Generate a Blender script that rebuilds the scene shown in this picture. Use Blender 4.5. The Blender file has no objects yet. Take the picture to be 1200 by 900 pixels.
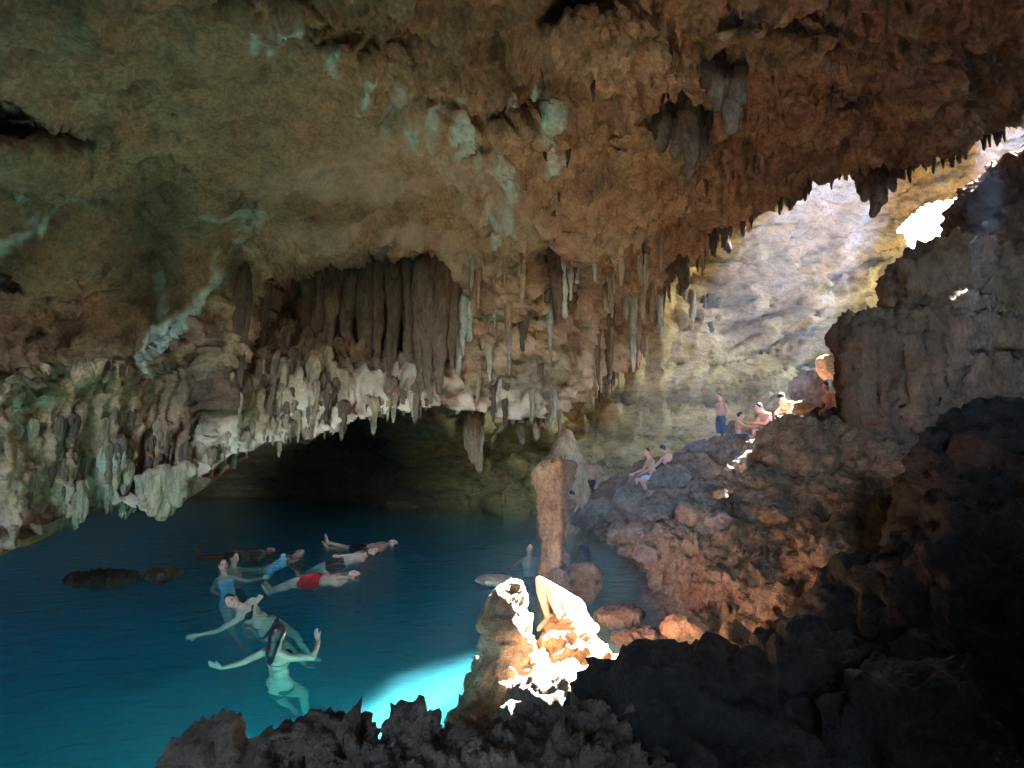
import bpy, bmesh, math, random
import numpy as np
from mathutils import Vector, Matrix, noise as mnoise
from math import radians, sin, cos, pi
random.seed(7); rng = np.random.default_rng(7)
scene = bpy.context.scene
COL = scene.collection

# ------------------------------------------------------------------ camera
F = 655.0; CAMZ = 2.2; TH = math.atan2(76, 655)
CAM = np.array([0, 0, CAMZ])
FW = np.array([0, cos(TH), sin(TH)]); UP = np.array([0, -sin(TH), cos(TH)]); RT = np.array([1., 0, 0])
def at(px, py, d):
    """point seen at photo pixel (px,py) whose world distance along y is d"""
    px = np.asarray(px, float); py = np.asarray(py, float); d = np.asarray(d, float)
    u = (px-600)/F; v = (450-py)/F
    s = d/(FW[1]+v*UP[1])
    return CAM + s[..., None]*(u[..., None]*RT + FW + v[..., None]*UP)
def V(px, py, d): return Vector(at(px, py, d))
def on_z(px, py, z=0.0):
    u = (px-600)/F; v = (450-py)/F
    r = u*RT + FW + v*UP
    return Vector(CAM + r*((z-CAMZ)/r[2]))
cam_d = bpy.data.cameras.new('camera'); cam = bpy.data.objects.new('camera', cam_d); COL.objects.link(cam)
cam_d.sensor_width = 36; cam_d.lens = 36*F/1200; cam_d.clip_start = .05; cam_d.clip_end = 600
cam.location = CAM; cam.rotation_euler = (pi/2+TH, 0, 0); scene.camera = cam

# ------------------------------------------------------------------ light
AZ, EL = radians(45), radians(38)          # azimuth from +y towards +x
S = np.array([sin(AZ)*cos(EL), cos(AZ)*cos(EL), sin(EL)])
w = bpy.data.worlds.new('World'); scene.world = w; w.use_nodes = True
nt = w.node_tree; nt.nodes.clear()
sky = nt.nodes.new('ShaderNodeTexSky'); sky.sky_type = 'NISHITA'; sky.sun_disc = False
sky.sun_elevation = EL; sky.sun_rotation = AZ
bg = nt.nodes.new('ShaderNodeBackground'); bg.inputs[1].default_value = 0.06
wo = nt.nodes.new('ShaderNodeOutputWorld')
nt.links.new(sky.outputs[0], bg.inputs[0]); nt.links.new(bg.outputs[0], wo.inputs[0])
sl = bpy.data.lights.new('sun', 'SUN'); sl.energy = 5.0; sl.angle = radians(.5); sl.color = (1, .93, .82)
so = bpy.data.objects.new('sun', sl); COL.objects.link(so)
so.rotation_euler = Vector(S).to_track_quat('Z', 'Y').to_euler()
so.location = (20, 20, 30)
scene.view_settings.view_transform = 'Standard'; scene.view_settings.look = 'None'
scene.view_settings.gamma = 1; scene.view_settings.exposure = 6.75
cy = scene.cycles
cy.max_bounces = 7; cy.diffuse_bounces = 5; cy.glossy_bounces = 3; cy.transmission_bounces = 4
cy.volume_bounces = 4; cy.transparent_max_bounces = 12
cy.use_denoising = True; cy.denoising_prefilter = 'ACCURATE'
cy.use_adaptive_sampling = True; cy.adaptive_threshold = 0.02
cy.sample_clamp_indirect = 4.0
cy.caustics_reflective = False; cy.caustics_refractive = False
cy.volume_step_rate = 1.0

# ------------------------------------------------------------------ noise
_perm = rng.permutation(256).astype(np.int64); _perm = np.concatenate([_perm, _perm, _perm])
_g = rng.normal(size=(256, 3)); _g /= np.linalg.norm(_g, axis=1)[:, None]
def perlin(p):
    pi_ = np.floor(p).astype(np.int64); f = p-pi_; pi_ &= 255
    u = f*f*f*(f*(f*6-15)+10)
    def h(dx, dy, dz):
        i = _perm[_perm[_perm[(pi_[:, 0]+dx) & 255]+((pi_[:, 1]+dy) & 255)]+((pi_[:, 2]+dz) & 255)]
        g = _g[i & 255]
        return g[:, 0]*(f[:, 0]-dx)+g[:, 1]*(f[:, 1]-dy)+g[:, 2]*(f[:, 2]-dz)
    x0 = h(0,0,0)*(1-u[:,0])+h(1,0,0)*u[:,0]; x1 = h(0,1,0)*(1-u[:,0])+h(1,1,0)*u[:,0]
    x2 = h(0,0,1)*(1-u[:,0])+h(1,0,1)*u[:,0]; x3 = h(0,1,1)*(1-u[:,0])+h(1,1,1)*u[:,0]
    y0 = x0*(1-u[:,1])+x1*u[:,1]; y1 = x2*(1-u[:,1])+x3*u[:,1]
    return (y0*(1-u[:,2])+y1*u[:,2])*1.5
def fbm(p, sc, o=4, gain=.5, lac=2.03, off=0.):
    p = np.asarray(p, float)*np.asarray(sc, float)+off
    r = np.zeros(len(p)); a = 1.
    for _ in range(o):
        r += a*perlin(p); p = p*lac+17.3; a *= gain
    return r
def ridged(p, sc, o=4, gain=.5, off=0.):
    p = np.asarray(p, float)*np.asarray(sc, float)+off
    r = np.zeros(len(p)); a = 1.
    for _ in range(o):
        r += a*(1-2*np.abs(perlin(p))); p = p*2.05+31.7; a *= gain
    return r
def sstep(a, b, x):
    t = np.clip((x-a)/(b-a), 0, 1); return t*t*(3-2*t)
def poly_sd(px, py, poly):
    """signed distance to a polygon, positive inside"""
    poly = np.asarray(poly, float); n = len(poly)
    d = np.full(px.shape, 1e18); ins = np.zeros(px.shape, bool)
    for i in range(n):
        a = poly[i]; b = poly[(i+1) % n]; e = b-a
        t = np.clip(((px-a[0])*e[0]+(py-a[1])*e[1])/(e@e+1e-12), 0, 1)
        dx = px-a[0]-t*e[0]; dy = py-a[1]-t*e[1]
        d = np.minimum(d, dx*dx+dy*dy)
        c = ((a[1] <= py) & (b[1] > py)) | ((b[1] <= py) & (a[1] > py))
        if e[1] != 0:
            ins ^= c & (px < a[0]+(py-a[1])/e[1]*e[0])
    d = np.sqrt(d); return np.where(ins, d, -d)
def line_d(px, py, pts):
    d = np.full(px.shape, 1e18); pts = np.asarray(pts, float)
    for a, b in zip(pts[:-1], pts[1:]):
        e = b-a; t = np.clip(((px-a[0])*e[0]+(py-a[1])*e[1])/(e@e+1e-12), 0, 1)
        d = np.minimum(d, (px-a[0]-t*e[0])**2+(py-a[1]-t*e[1])**2)
    return np.sqrt(d)
class TPS:
    def __init__(s, pts, vals, lam=1e-3):
        s.p = np.asarray(pts, float); n = len(s.p)
        K = s.k(np.linalg.norm(s.p[:, None]-s.p[None], axis=2))+lam*np.eye(n)
        Pm = np.hstack([np.ones((n, 1)), s.p]); A = np.zeros((n+3, n+3))
        A[:n, :n] = K; A[:n, n:] = Pm; A[n:, :n] = Pm.T
        s.c = np.linalg.solve(A, np.concatenate([vals, np.zeros(3)]))
    @staticmethod
    def k(r): return np.where(r > 1e-9, r*r*np.log(np.maximum(r, 1e-9)), 0)
    def __call__(s, q):
        n = len(s.p); out = np.empty(len(q))
        for i in range(0, len(q), 20000):
            qq = q[i:i+20000]
            K = s.k(np.linalg.norm(qq[:, None]-s.p[None], axis=2))
            out[i:i+20000] = K@s.c[:n]+s.c[n]+qq@s.c[n+1:]
        return out

# ------------------------------------------------------------------ objects
def tag(o, label=None, cat=None, group=None, kind=None):
    if label: o['label'] = label
    if cat: o['category'] = cat
    if group: o['group'] = group
    if kind: o['kind'] = kind
    return o
def link(name, me, mat=None, parent=None, loc=None):
    o = bpy.data.objects.new(name, me); COL.objects.link(o)
    if mat is not None and me is not None:
        for m in (mat if isinstance(mat, (list, tuple)) else [mat]): me.materials.append(m)
    if parent: o.parent = parent
    if loc is not None: o.location = loc
    return o
def mesh_np(name, verts, faces, smooth=True):
    me = bpy.data.meshes.new(name)
    verts = np.ascontiguousarray(verts, dtype=np.float32); faces = np.asarray(faces, dtype=np.int32)
    n = faces.shape[1]
    me.vertices.add(len(verts)); me.vertices.foreach_set('co', verts.ravel())
    me.loops.add(faces.size); me.loops.foreach_set('vertex_index', faces.ravel())
    me.polygons.add(len(faces)); me.polygons.foreach_set('loop_start', np.arange(0, faces.size, n, dtype=np.int32))
    me.polygons.foreach_set('use_smooth', np.full(len(faces), smooth))
    me.update(calc_edges=True); me.validate()
    return me
def get_co(me):
    a = np.empty(len(me.vertices)*3, np.float32); me.vertices.foreach_get('co', a); return a.reshape(-1, 3).astype(float)
def get_no(me):
    a = np.empty(len(me.vertices)*3, np.float32); me.vertices.foreach_get('normal', a); return a.reshape(-1, 3).astype(float)
def set_co(me, co):
    me.vertices.foreach_set('co', np.ascontiguousarray(co, dtype=np.float32).ravel()); me.update()
def set_attr(me, name, vals):
    a = me.attributes.new(name, 'FLOAT', 'POINT'); a.data.foreach_set('value', np.asarray(vals, np.float32))
def grid_normals(P):
    dx = np.gradient(P, axis=1); dy = np.gradient(P, axis=0)
    n = np.cross(dx, dy); n /= np.linalg.norm(n, axis=2)[..., None]+1e-12
    return n
def grid_faces(mask):
    ny, nx = mask.shape; idx = np.arange(ny*nx).reshape(ny, nx)
    q = mask[:-1, :-1] & mask[1:, :-1] & mask[:-1, 1:] & mask[1:, 1:]
    f = np.stack([idx[:-1, :-1][q], idx[1:, :-1][q], idx[1:, 1:][q], idx[:-1, 1:][q]], 1)
    return f
def compact(verts, faces, *attrs):
    used = np.zeros(len(verts), bool); used[faces.ravel()] = True
    m = np.cumsum(used)-1
    return (verts[used], m[faces])+tuple(a[used] for a in attrs)
def border_edges(faces):
    e = np.concatenate([faces[:, [0, 1]], faces[:, [1, 2]], faces[:, [2, 3]], faces[:, [3, 0]]])
    key = np.sort(e, 1); k = key[:, 0].astype(np.int64)*10000000+key[:, 1]
    u, inv, cnt = np.unique(k, return_inverse=True, return_counts=True)
    return e[cnt[inv] == 1]

# ------------------------------------------------------------------ materials
def new_mat(name):
    m = bpy.data.materials.new(name); m.use_nodes = True
    t = m.node_tree; b = t.nodes['Principled BSDF']; return m, t, b
def N(t, ty, **k):
    n = t.nodes.new(ty)
    for a, v in k.items(): setattr(n, a, v)
    return n
def noise_node(t, vec, scale, detail=6, rough=.6, dist=0.):
    n = N(t, 'ShaderNodeTexNoise'); n.inputs['Scale'].default_value = scale; n.inputs['Detail'].default_value = detail
    n.inputs['Roughness'].default_value = rough; n.inputs['Distortion'].default_value = dist
    t.links.new(vec, n.inputs['Vector']); return n.outputs['Fac']
def ramp(t, fac, stops):
    r = N(t, 'ShaderNodeValToRGB'); e = r.color_ramp.elements
    while len(e) < len(stops): e.new(.5)
    for x, (p, c) in zip(e, stops): x.position = p; x.color = (*c, 1) if len(c) == 3 else c
    t.links.new(fac, r.inputs[0]); return r.outputs[0]
def mixc(t, fac, a, b, mode='MIX'):
    m = N(t, 'ShaderNodeMix', data_type='RGBA', blend_type=mode)
    for s, v in ((0, fac), (6, a), (7, b)):
        if hasattr(v, 'links'): t.links.new(v, m.inputs[s])
        else: m.inputs[s].default_value = v if s == 0 else (*v, 1)
    return m.outputs[2]
def rock_mat(name, dark, mid, light, scale=1., bump=.5, rough=.85, stretch=1., mineral=None, spec=.25, tone=None, painted_bounce=None):
    m, t, b = new_mat(name)
    geo = N(t, 'ShaderNodeNewGeometry'); mp = N(t, 'ShaderNodeMapping'); mp.inputs['Scale'].default_value = (1, 1, stretch)
    t.links.new(geo.outputs['Position'], mp.inputs[0]); v = mp.outputs[0]
    big = noise_node(t, v, .55*scale, 7, .62, .4)
    col = ramp(t, big, [(.30, dark), (.48, mid), (.68, light)])
    sm = noise_node(t, v, 4.5*scale, 8, .68, .3)
    col = mixc(t, .75, col, ramp(t, sm, [(.30, (.26, .24, .24)), (.5, (.95, .94, .92)), (.70, (1.4, 1.34, 1.25))]), 'MULTIPLY')
    gr = noise_node(t, v, 26*scale, 5, .7)
    col = mixc(t, .7, col, ramp(t, gr, [(.32, (.45, .43, .41)), (.62, (1.2, 1.18, 1.14))]), 'MULTIPLY')
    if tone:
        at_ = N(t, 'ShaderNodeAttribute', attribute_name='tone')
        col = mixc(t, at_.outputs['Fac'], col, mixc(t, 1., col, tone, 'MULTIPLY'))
    if painted_bounce:  # paler colour standing in for light bounced onto the rock
        at_ = N(t, 'ShaderNodeAttribute', attribute_name='painted_bounce')
        cc = mixc(t, .6, painted_bounce, ramp(t, sm, [(.25, (.5, .45, .4)), (.6, (1, 1, 1))]), 'MULTIPLY')
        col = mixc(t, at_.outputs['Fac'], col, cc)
    if mineral:
        at_ = N(t, 'ShaderNodeAttribute', attribute_name='mineral')
        strk = noise_node(t, v, 9, 5, .7)
        mr = ramp(t, strk, [(.3, (.25, .25, .25)), (.6, (1, 1, 1))])
        mm = N(t, 'ShaderNodeMath', operation='MULTIPLY'); t.links.new(at_.outputs['Fac'], mm.inputs[0]); t.links.new(mr, mm.inputs[1])
        col = mixc(t, mm.outputs[0], col, mineral)
    wv_ = N(t, 'ShaderNodeVectorMath', operation='ADD'); nz = N(t, 'ShaderNodeTexNoise'); nz.inputs['Scale'].default_value = 2.2*scale; nz.inputs['Detail'].default_value = 5
    t.links.new(v, nz.inputs['Vector']); t.links.new(v, wv_.inputs[0]); t.links.new(nz.outputs['Color'], wv_.inputs[1])
    vo = N(t, 'ShaderNodeTexVoronoi', feature='DISTANCE_TO_EDGE'); vo.inputs['Scale'].default_value = 2.3*scale; t.links.new(wv_.outputs[0], vo.inputs['Vector'])
    crk_ = ramp(t, vo.outputs['Distance'], [(0., (0, 0, 0)), (.05, (1, 1, 1))])
    cf = N(t, 'ShaderNodeMath', operation='MULTIPLY'); t.links.new(ramp(t, big, [(.50, (0, 0, 0)), (.68, (.6, .6, .6))]), cf.inputs[0]); cf.inputs[1].default_value = .55
    col = mixc(t, cf.outputs[0], col, mixc(t, 1., col, crk_, 'MULTIPLY'))
    t.links.new(col, b.inputs['Base Color'])
    b.inputs['Roughness'].default_value = rough; b.inputs['Specular IOR Level'].default_value = spec
    h1 = noise_node(t, v, 7*scale, 9, .7, .2); h2 = noise_node(t, v, 38*scale, 5, .65)
    ad = N(t, 'ShaderNodeMath', operation='MULTIPLY_ADD'); t.links.new(h2, ad.inputs[0]); ad.inputs[1].default_value = .30; ac = N(t, 'ShaderNodeMath', operation='MULTIPLY_ADD'); t.links.new(crk_, ac.inputs[0]); ac.inputs[1].default_value = .07; t.links.new(h1, ac.inputs[2]); t.links.new(ac.outputs[0], ad.inputs[2])
    bp = N(t, 'ShaderNodeBump'); bp.inputs['Strength'].default_value = min(1, bump*1.15); bp.inputs['Distance'].default_value = .12
    t.links.new(ad.outputs[0], bp.inputs['Height']); t.links.new(bp.outputs[0], b.inputs['Normal'])
    return m
def plain_mat(name, c, rough=.6, spec=.4, var=.25, sc=14):
    m, t, b = new_mat(name)
    tc = N(t, 'ShaderNodeTexCoord')
    f = noise_node(t, tc.outputs['Object'], sc, 4, .6)
    lo = tuple(x*(1-var) for x in c); hi = tuple(min(1, x*(1+var)) for x in c)
    t.links.new(ramp(t, f, [(.3, lo), (.7, hi)]), b.inputs['Base Color'])
    b.inputs['Roughness'].default_value = rough; b.inputs['Specular IOR Level'].default_value = spec
    return m
M = {}
M['ceiling'] = rock_mat('ceiling_rock', (.20, .12, .076), (.43, .275, .162), (.58, .40, .25), .8, .6, tone=(.47, .425, .43), mineral=(.60, .80, .70), painted_bounce=(.86, .67, .52))
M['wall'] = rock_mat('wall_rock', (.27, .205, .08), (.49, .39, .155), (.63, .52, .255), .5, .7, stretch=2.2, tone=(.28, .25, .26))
M['floor'] = rock_mat('floor_rock', (.10, .065, .043), (.20, .14, .092), (.31, .225, .15), .9, .7)
M['dark'] = rock_mat('dark_rock', (.085, .06, .045), (.16, .115, .085), (.27, .20, .15), 1.2, .8)
M['mound'] = rock_mat('pale_mound_rock', (.34, .20, .11), (.55, .36, .22), (.70, .55, .40), 2.0, .7)
M['grey'] = rock_mat('grey_rock', (.12, .10, .085), (.24, .20, .165), (.36, .305, .25), 1.6, .8)
M['dripstone'] = rock_mat('dripstone', (.20, .13, .085), (.38, .27, .175), (.52, .42, .30), 1.2, .5, stretch=.3)
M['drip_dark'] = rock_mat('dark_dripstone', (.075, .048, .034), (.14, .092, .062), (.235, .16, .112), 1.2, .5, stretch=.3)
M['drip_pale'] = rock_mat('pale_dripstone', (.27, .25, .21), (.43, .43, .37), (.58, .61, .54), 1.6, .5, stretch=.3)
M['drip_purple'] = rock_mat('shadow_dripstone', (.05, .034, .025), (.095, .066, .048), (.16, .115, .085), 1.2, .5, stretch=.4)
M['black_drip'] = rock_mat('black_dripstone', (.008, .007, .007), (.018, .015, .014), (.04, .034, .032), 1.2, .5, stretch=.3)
M['black'] = rock_mat('shade_black_rock', (.012, .010, .009), (.024, .019, .016), (.045, .036, .03), 1.2, .7)  # near-black: the deep shade of the right corner put into the colour
M['bed'] = rock_mat('pool_bed_silt', (.20, .22, .19), (.34, .36, .31), (.46, .48, .42), .6, .4)
M['hill'] = rock_mat('hill_rock', (.12, .10, .08), (.2, .17, .13), (.3, .25, .2), .2, .3)

# ------------------------------------------------------------------ CEILING
LOWER = [(-420, 760), (-120, 690), (0, 650), (30, 636), (60, 610), (110, 598), (160, 598), (205, 600), (218, 585), (250, 545), (300, 525),
         (330, 518), (380, 513), (420, 495), (470, 482), (520, 476), (560, 486), (600, 492), (640, 484), (700, 448), (735, 418), (758, 380), (775, 335),
         (810, 296), (850, 262), (890, 243), (940, 224), (985, 204), (1000, 204), (1040, 214), (1064, 200), (1092, 184), (1140, 172), (1190, 152),
         (1260, 118), (1420, 60), (1600, 10)]
MASK = LOWER+[(1600, -420), (-420, -420)]
ctrl = [(-420,-420,1.9),(-420,0,3.0),(-420,400,4.2),(-420,760,4.6),(0,-420,2.2),(600,-420,2.7),(1200,-420,3.4),(1600,-420,3.6),(1600,10,6.4),(1600,-150,5),
        (0,0,3.6),(0,100,4.2),(0,150,4.5),(0,300,5.4),(0,440,5.9),(0,650,6.0),(150,600,7.4),(205,600,7.6),(250,545,8.4),(330,518,9.3),(420,495,10.2),
        (150,0,4.1),(150,100,5.2),(150,300,7.0),(150,430,7.3),(300,0,4.5),(300,150,6.4),(310,240,8.0),(310,320,9.2),(250,420,8.4),
        (450,0,4.7),(450,120,6.2),(450,220,8.4),(440,290,10.0),(420,400,10.6),(500,470,11.2),(560,486,12.6),(600,492,13.6),
        (600,0,4.9),(600,100,6.2),(600,190,8.0),(600,280,10.4),(600,400,12.6),(680,400,14),(680,300,11.6),(700,448,15),(758,380,14.2),
        (750,0,5.1),(750,100,6.5),(750,200,8.6),(775,335,13.2),(810,296,12.2),(850,262,11.2),(940,224,9.8),(1000,204,9.6),(1092,184,9.2),(1190,152,8.8),
        (900,0,5.3),(900,120,7.2),(1050,0,5.5),(1050,100,7.2),(1200,0,5.8),(1200,80,7.4)]
ctrl = np.array(ctrl, float)
tps = TPS(ctrl[:, :2]/100, np.log(ctrl[:, 2]), 2e-3)
STEP = 2.2
gx = np.concatenate([np.arange(-420, -20, 9), np.arange(-20, 1230, STEP), np.arange(1230, 1601, 9)])
gy = np.concatenate([np.arange(-420, -20, 9), np.arange(-20, 664, STEP), np.arange(664, 765, 6)])
GX, GY = np.meshgrid(gx, gy)
fx, fy = GX.ravel(), GY.ravel()
lx, ly = fx*1., fy*1.
pp = np.stack([fx, fy, fx*0], 1)
jx = fx+7*fbm(pp, .02, 4); jy = fy+7*fbm(pp, .02, 4, off=9)   # ragged outlines
sd = poly_sd(fx+9*fbm(pp, .03, 4), fy+7*fbm(pp, (.06, .015, 1), 3, off=5), MASK)
depth = np.exp(tps(np.stack([fx, fy], 1)/100))
slabB = [(-420,110),(-60,132),(60,148),(110,150),(203,177),(212,192),(255,208),(312,236),(300,280),(262,342),(225,385),(170,424),(60,436),(-420,450)]
slabB1 = [(-420,150),(60,166),(205,180),(196,200),(172,222),(110,232),(60,225),(-420,205)]
recess = [(315,325),(345,306),(400,298),(440,290),(520,300),(560,325),(548,380),(525,445),(500,468),(420,470),(330,468),(270,492),(225,490),(232,450),(268,405)]
arch = [(610,300),(616,255),(634,226),(655,215),(676,230),(692,270),(694,330),(650,345),(612,335)]
low_left = [(-420,445),(170,428),(235,400),(260,480),(215,560),(150,600),(-420,760)]
sB = poly_sd(jx, jy, slabB); sB1 = poly_sd(jx, jy, slabB1); sR = poly_sd(jx, jy, recess); sA = poly_sd(jx, jy, arch); sL = poly_sd(jx, jy, low_left)
depth += 1.0*sstep(0, 6, sB)*(1-.85*sstep(150, 240, fx)) - .5*sstep(0, 5, sB1)
depth += 2.3*sstep(0, 12, sR)*sstep(480, 330, fy)
depth += 2.2*sstep(0, 12, sA)
depth += .5*sstep(0, 10, sL)
crk = [[(122,98),(150,95),(178,105),(200,120)],[(900,304),(930,298),(960,295)]]
for c, wid, dp in (([(-120,122),(0,134),(60,149),(100,154),(140,167),(172,171),(203,178)], 7, 1.3), ([(206,190),(240,203),(270,214),(312,237)], 4.5, .8), ([(-100,300),(0,330),(60,355),(110,345),(160,330)], 2.2, .12), ([(196,200),(172,222),(110,232),(60,225),(-60,212)], 4, .35)):
    ld = line_d(fx+5*fbm(pp, .04, 3), fy+5*fbm(pp, .04, 3, off=9), c); depth += dp*sstep(wid, wid*.4, ld)
for c in crk: depth += .35*sstep(4.5, 0, line_d(jx, jy, c))
# hanging folds of rock (lobes that stand proud of the ceiling)
lobes = [(812,140,34,60,.25),(500,150,50,30,.35),(620,150,40,30,.35),(760,175,45,40,.5),(560,190,40,18,.4),(400,70,60,30,.35),(700,60,60,50,.4),
         (640,40,40,20,.3),(900,60,60,40,.35),(960,150,60,36,.55),(1060,120,70,60,.5),(300,30,60,30,.3)]
for cx, cy_, rx, ry, h in lobes:
    depth -= h*np.exp(-(((jx-cx)/rx)**2+((jy-cy_)/ry)**2)**1.5)
P = at(fx, fy, depth).reshape(GX.shape+(3,))
n = grid_normals(P); nf = n.reshape(-1, 3)
view = CAM-P.reshape(-1, 3)
sgn = np.sign((nf*view).sum(1)); nf = nf*sgn[:, None]
pf = P.reshape(-1, 3)
smoothz = np.maximum(sstep(-6, 10, sB), 0)                      # smooth slab on the left
slabA = sstep(30, -40, fx-400-(fy-60)*.75)*sstep(300, 262, fy)*sstep(-8, 40, fy-(fx-300)*.62)*(1-smoothz)
rough_amt = 1-.68*np.maximum(smoothz, .92*slabA)
flute = np.maximum.reduce([sstep(0, 12, sR), sstep(0, 12, sA), .9*sstep(-10, 20, sL)])
fold = ridged(pf, (1.1, 1.1, .35), 3)
disp = .30*fbm(pf, .45, 3)+rough_amt*(.17*ridged(pf, 1.25, 4, .55)-.10+.10*fbm(pf, 3.4, 4, .6))+.035*fbm(pf, 2.2, 4)*(1-rough_amt)+.045*fbm(pf, 9, 3, .6)*rough_amt+.05*ridged(pf, 5.5, 2, .5)*rough_amt
pits = sstep(.35, .75, fbm(pf, 2.3, 2, off=40)); disp -= .20*pits*rough_amt*(1-flute)
crev = sstep(.055, 0, np.abs(fbm(pf, .8, 3, off=60)))*(.4+.6*sstep(-.2, .3, fbm(pf, .5, 2, off=77))); disp -= .10*crev*(1-flute)*np.maximum(rough_amt, .6)
disp = disp*(1-.55*flute)+flute*(.28*ridged(pf, (1.6, 1.6, .22), 3, .55)+.10*ridged(pf, (5, 5, .7), 3, .6)-.1)
cen = sstep(520, 600, fx)*sstep(820, 740, fx)*sstep(170, 240, fy)
disp += (1-smoothz)*(1-flute)*sstep(-20, 160, fx-300)*(.07*ridged(pf, (2.2, 2.2, 2.2), 4, .65, off=3)-.04)
disp += cen*(.22*ridged(pf, (1.3, 1.3, .45), 3)+.08*ridged(pf, (4.5, 4.5, .9), 3))
strata = np.sin(2*pi*(pf[:, 2]*1.7+.5*fbm(pf, .6, 3))+.25*pf[:, 0]*3); disp += .02*strata*slabA
pf2 = pf+nf*disp[:, None]
PCE = pf2.reshape(P.shape)
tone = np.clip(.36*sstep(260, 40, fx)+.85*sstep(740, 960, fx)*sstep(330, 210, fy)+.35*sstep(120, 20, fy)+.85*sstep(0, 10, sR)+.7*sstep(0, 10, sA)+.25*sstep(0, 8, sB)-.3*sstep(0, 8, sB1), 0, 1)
mz = np.zeros(len(pf))
def streak(pts, wd, amt, seed):
    global mz
    d = line_d(fx+6*fbm(pp, .035, 3, off=seed), fy+6*fbm(pp, .035, 3, off=seed+3), pts)
    br = sstep(-.35, .25, fbm(pf, (3, 3, 1.2), 4, off=seed))
    mz = np.maximum(mz, amt*sstep(wd, wd*.35, d)*br)
streak([(298,250),(282,290),(250,335),(215,375),(172,420)], 14, 1., 1); streak([(300,245),(270,255),(240,245)], 8, .6, 2)
streak([(95,232),(60,262),(20,285),(-30,300)], 9, .9, 3); streak([(20,225),(35,255)], 14, .55, 4); streak([(185,330),(190,365),(200,380)], 11, .45, 5)
for i, (x, y) in enumerate([(300,35),(320,45),(390,68),(430,100),(465,118),(485,128),(510,140),(535,130),(540,160),(565,165),(585,180),(600,190),(600,105),(625,115),(640,125),(650,172),(575,250),(590,240),(330,15)]):
    streak([(x, y-12), (x+random.uniform(-8, 8), y+16)], 11, 1., 10+i)
streak([(40,465),(60,475)], 14, .5, 40); streak([(10,480),(20,510)], 16, .45, 41); streak([(100,455),(120,450)], 9, .5, 42); streak([(90,560),(120,530)], 14, .4, 43)
lowy = np.interp(fx, [-400, 0, 60, 205, 250, 330, 420, 520, 600, 640, 700], [700, 650, 608, 600, 545, 517, 495, 478, 490, 482, 448])
bounce_mask = sstep(58, 18, lowy-fy)*sstep(-.6, .1, fbm(pf, 1.6, 4, off=33))*(.35+.65*sstep(60, 240, fx))*sstep(700, 600, fx)  # mound bounce light put into the rock colour along lip and ceiling centre
bounce_mask = np.maximum(bounce_mask, .5*sstep(260, 80, np.hypot(fx-500, (fy-235)*1.9))*sstep(-.5, .4, fbm(pf, 1., 4, off=35))*(1-sstep(0, 10, sR))*(1-smoothz))
bounce_mask = np.maximum(bounce_mask, .45*sstep(160, 60, np.hypot(fx-650, fy-420))*sstep(-.3, .4, fbm(pf, 1.4, 4, off=37)))
mask = (sd > 0).reshape(GX.shape)
faces = grid_faces(mask)
verts, faces, tone_c, mz_c, bounce_c, fxc, fyc = compact(pf2, faces, tone, mz, bounce_mask, fx, fy)
# the rock carries on behind its lower edge
be = border_edges(faces)
bmask = (fyc[be].min(1) > -400) & (fxc[be].min(1) > -405) & (fxc[be].max(1) < 1590)
be = be[bmask]
bv = np.unique(be); remap = {v: i for i, v in enumerate(bv)}
bx = fxc[bv]
tR = sstep(640, 800, bx); tM = sstep(480, 620, bx)*(1-tR); tL = 1-tR-tM
rings = []
prev = np.array([len(verts)]*0)
allv = [verts]; base = len(verts); ring_idx = [bv]
K = [.03, .12, .3, .7, 1.5, 3, 6, 12]
for k in K:
    q = verts[bv].copy()
    q[:, 1] += tR*(.25*min(k, 1.5)+.12*max(0, k-1.5))+tM*k*.9+tL*k*1.1
    q[:, 2] += tR*k*1.1+tM*(k*.25)+tL*(.10*k)
    q[:, 0] += -tR*.05*k-tL*.35*k
    q += (fbm(q, 1.2, 3)*min(.25, k*.3))[:, None]*np.array([.5, .3, .8])
    ring_idx.append(base+np.arange(len(bv))); base += len(bv); allv.append(q)
sk = []
for r in range(len(K)):
    a, b = ring_idx[r], ring_idx[r+1]
    ia = np.array([remap[v] for v in be[:, 0]]); ib = np.array([remap[v] for v in be[:, 1]])
    sk.append(np.stack([a[ib], a[ia], b[ia], b[ib]], 1))
verts_c = np.concatenate(allv); faces_c = np.concatenate([faces]+sk)
ext = len(verts_c)-len(verts)
me = mesh_np('cave_ceiling', verts_c, faces_c)
set_attr(me, 'tone', np.concatenate([tone_c, np.full(ext, .4)])); set_attr(me, 'mineral', np.concatenate([mz_c, np.zeros(ext)])); set_attr(me, 'painted_bounce', np.concatenate([bounce_c, np.zeros(ext)]))
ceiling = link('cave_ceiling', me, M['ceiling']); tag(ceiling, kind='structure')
def ceil_pt(px, py):
    i = int(np.abs(gx-px).argmin()); j = int(np.abs(gy-py).argmin())
    return Vector(PCE[j, i])

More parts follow.
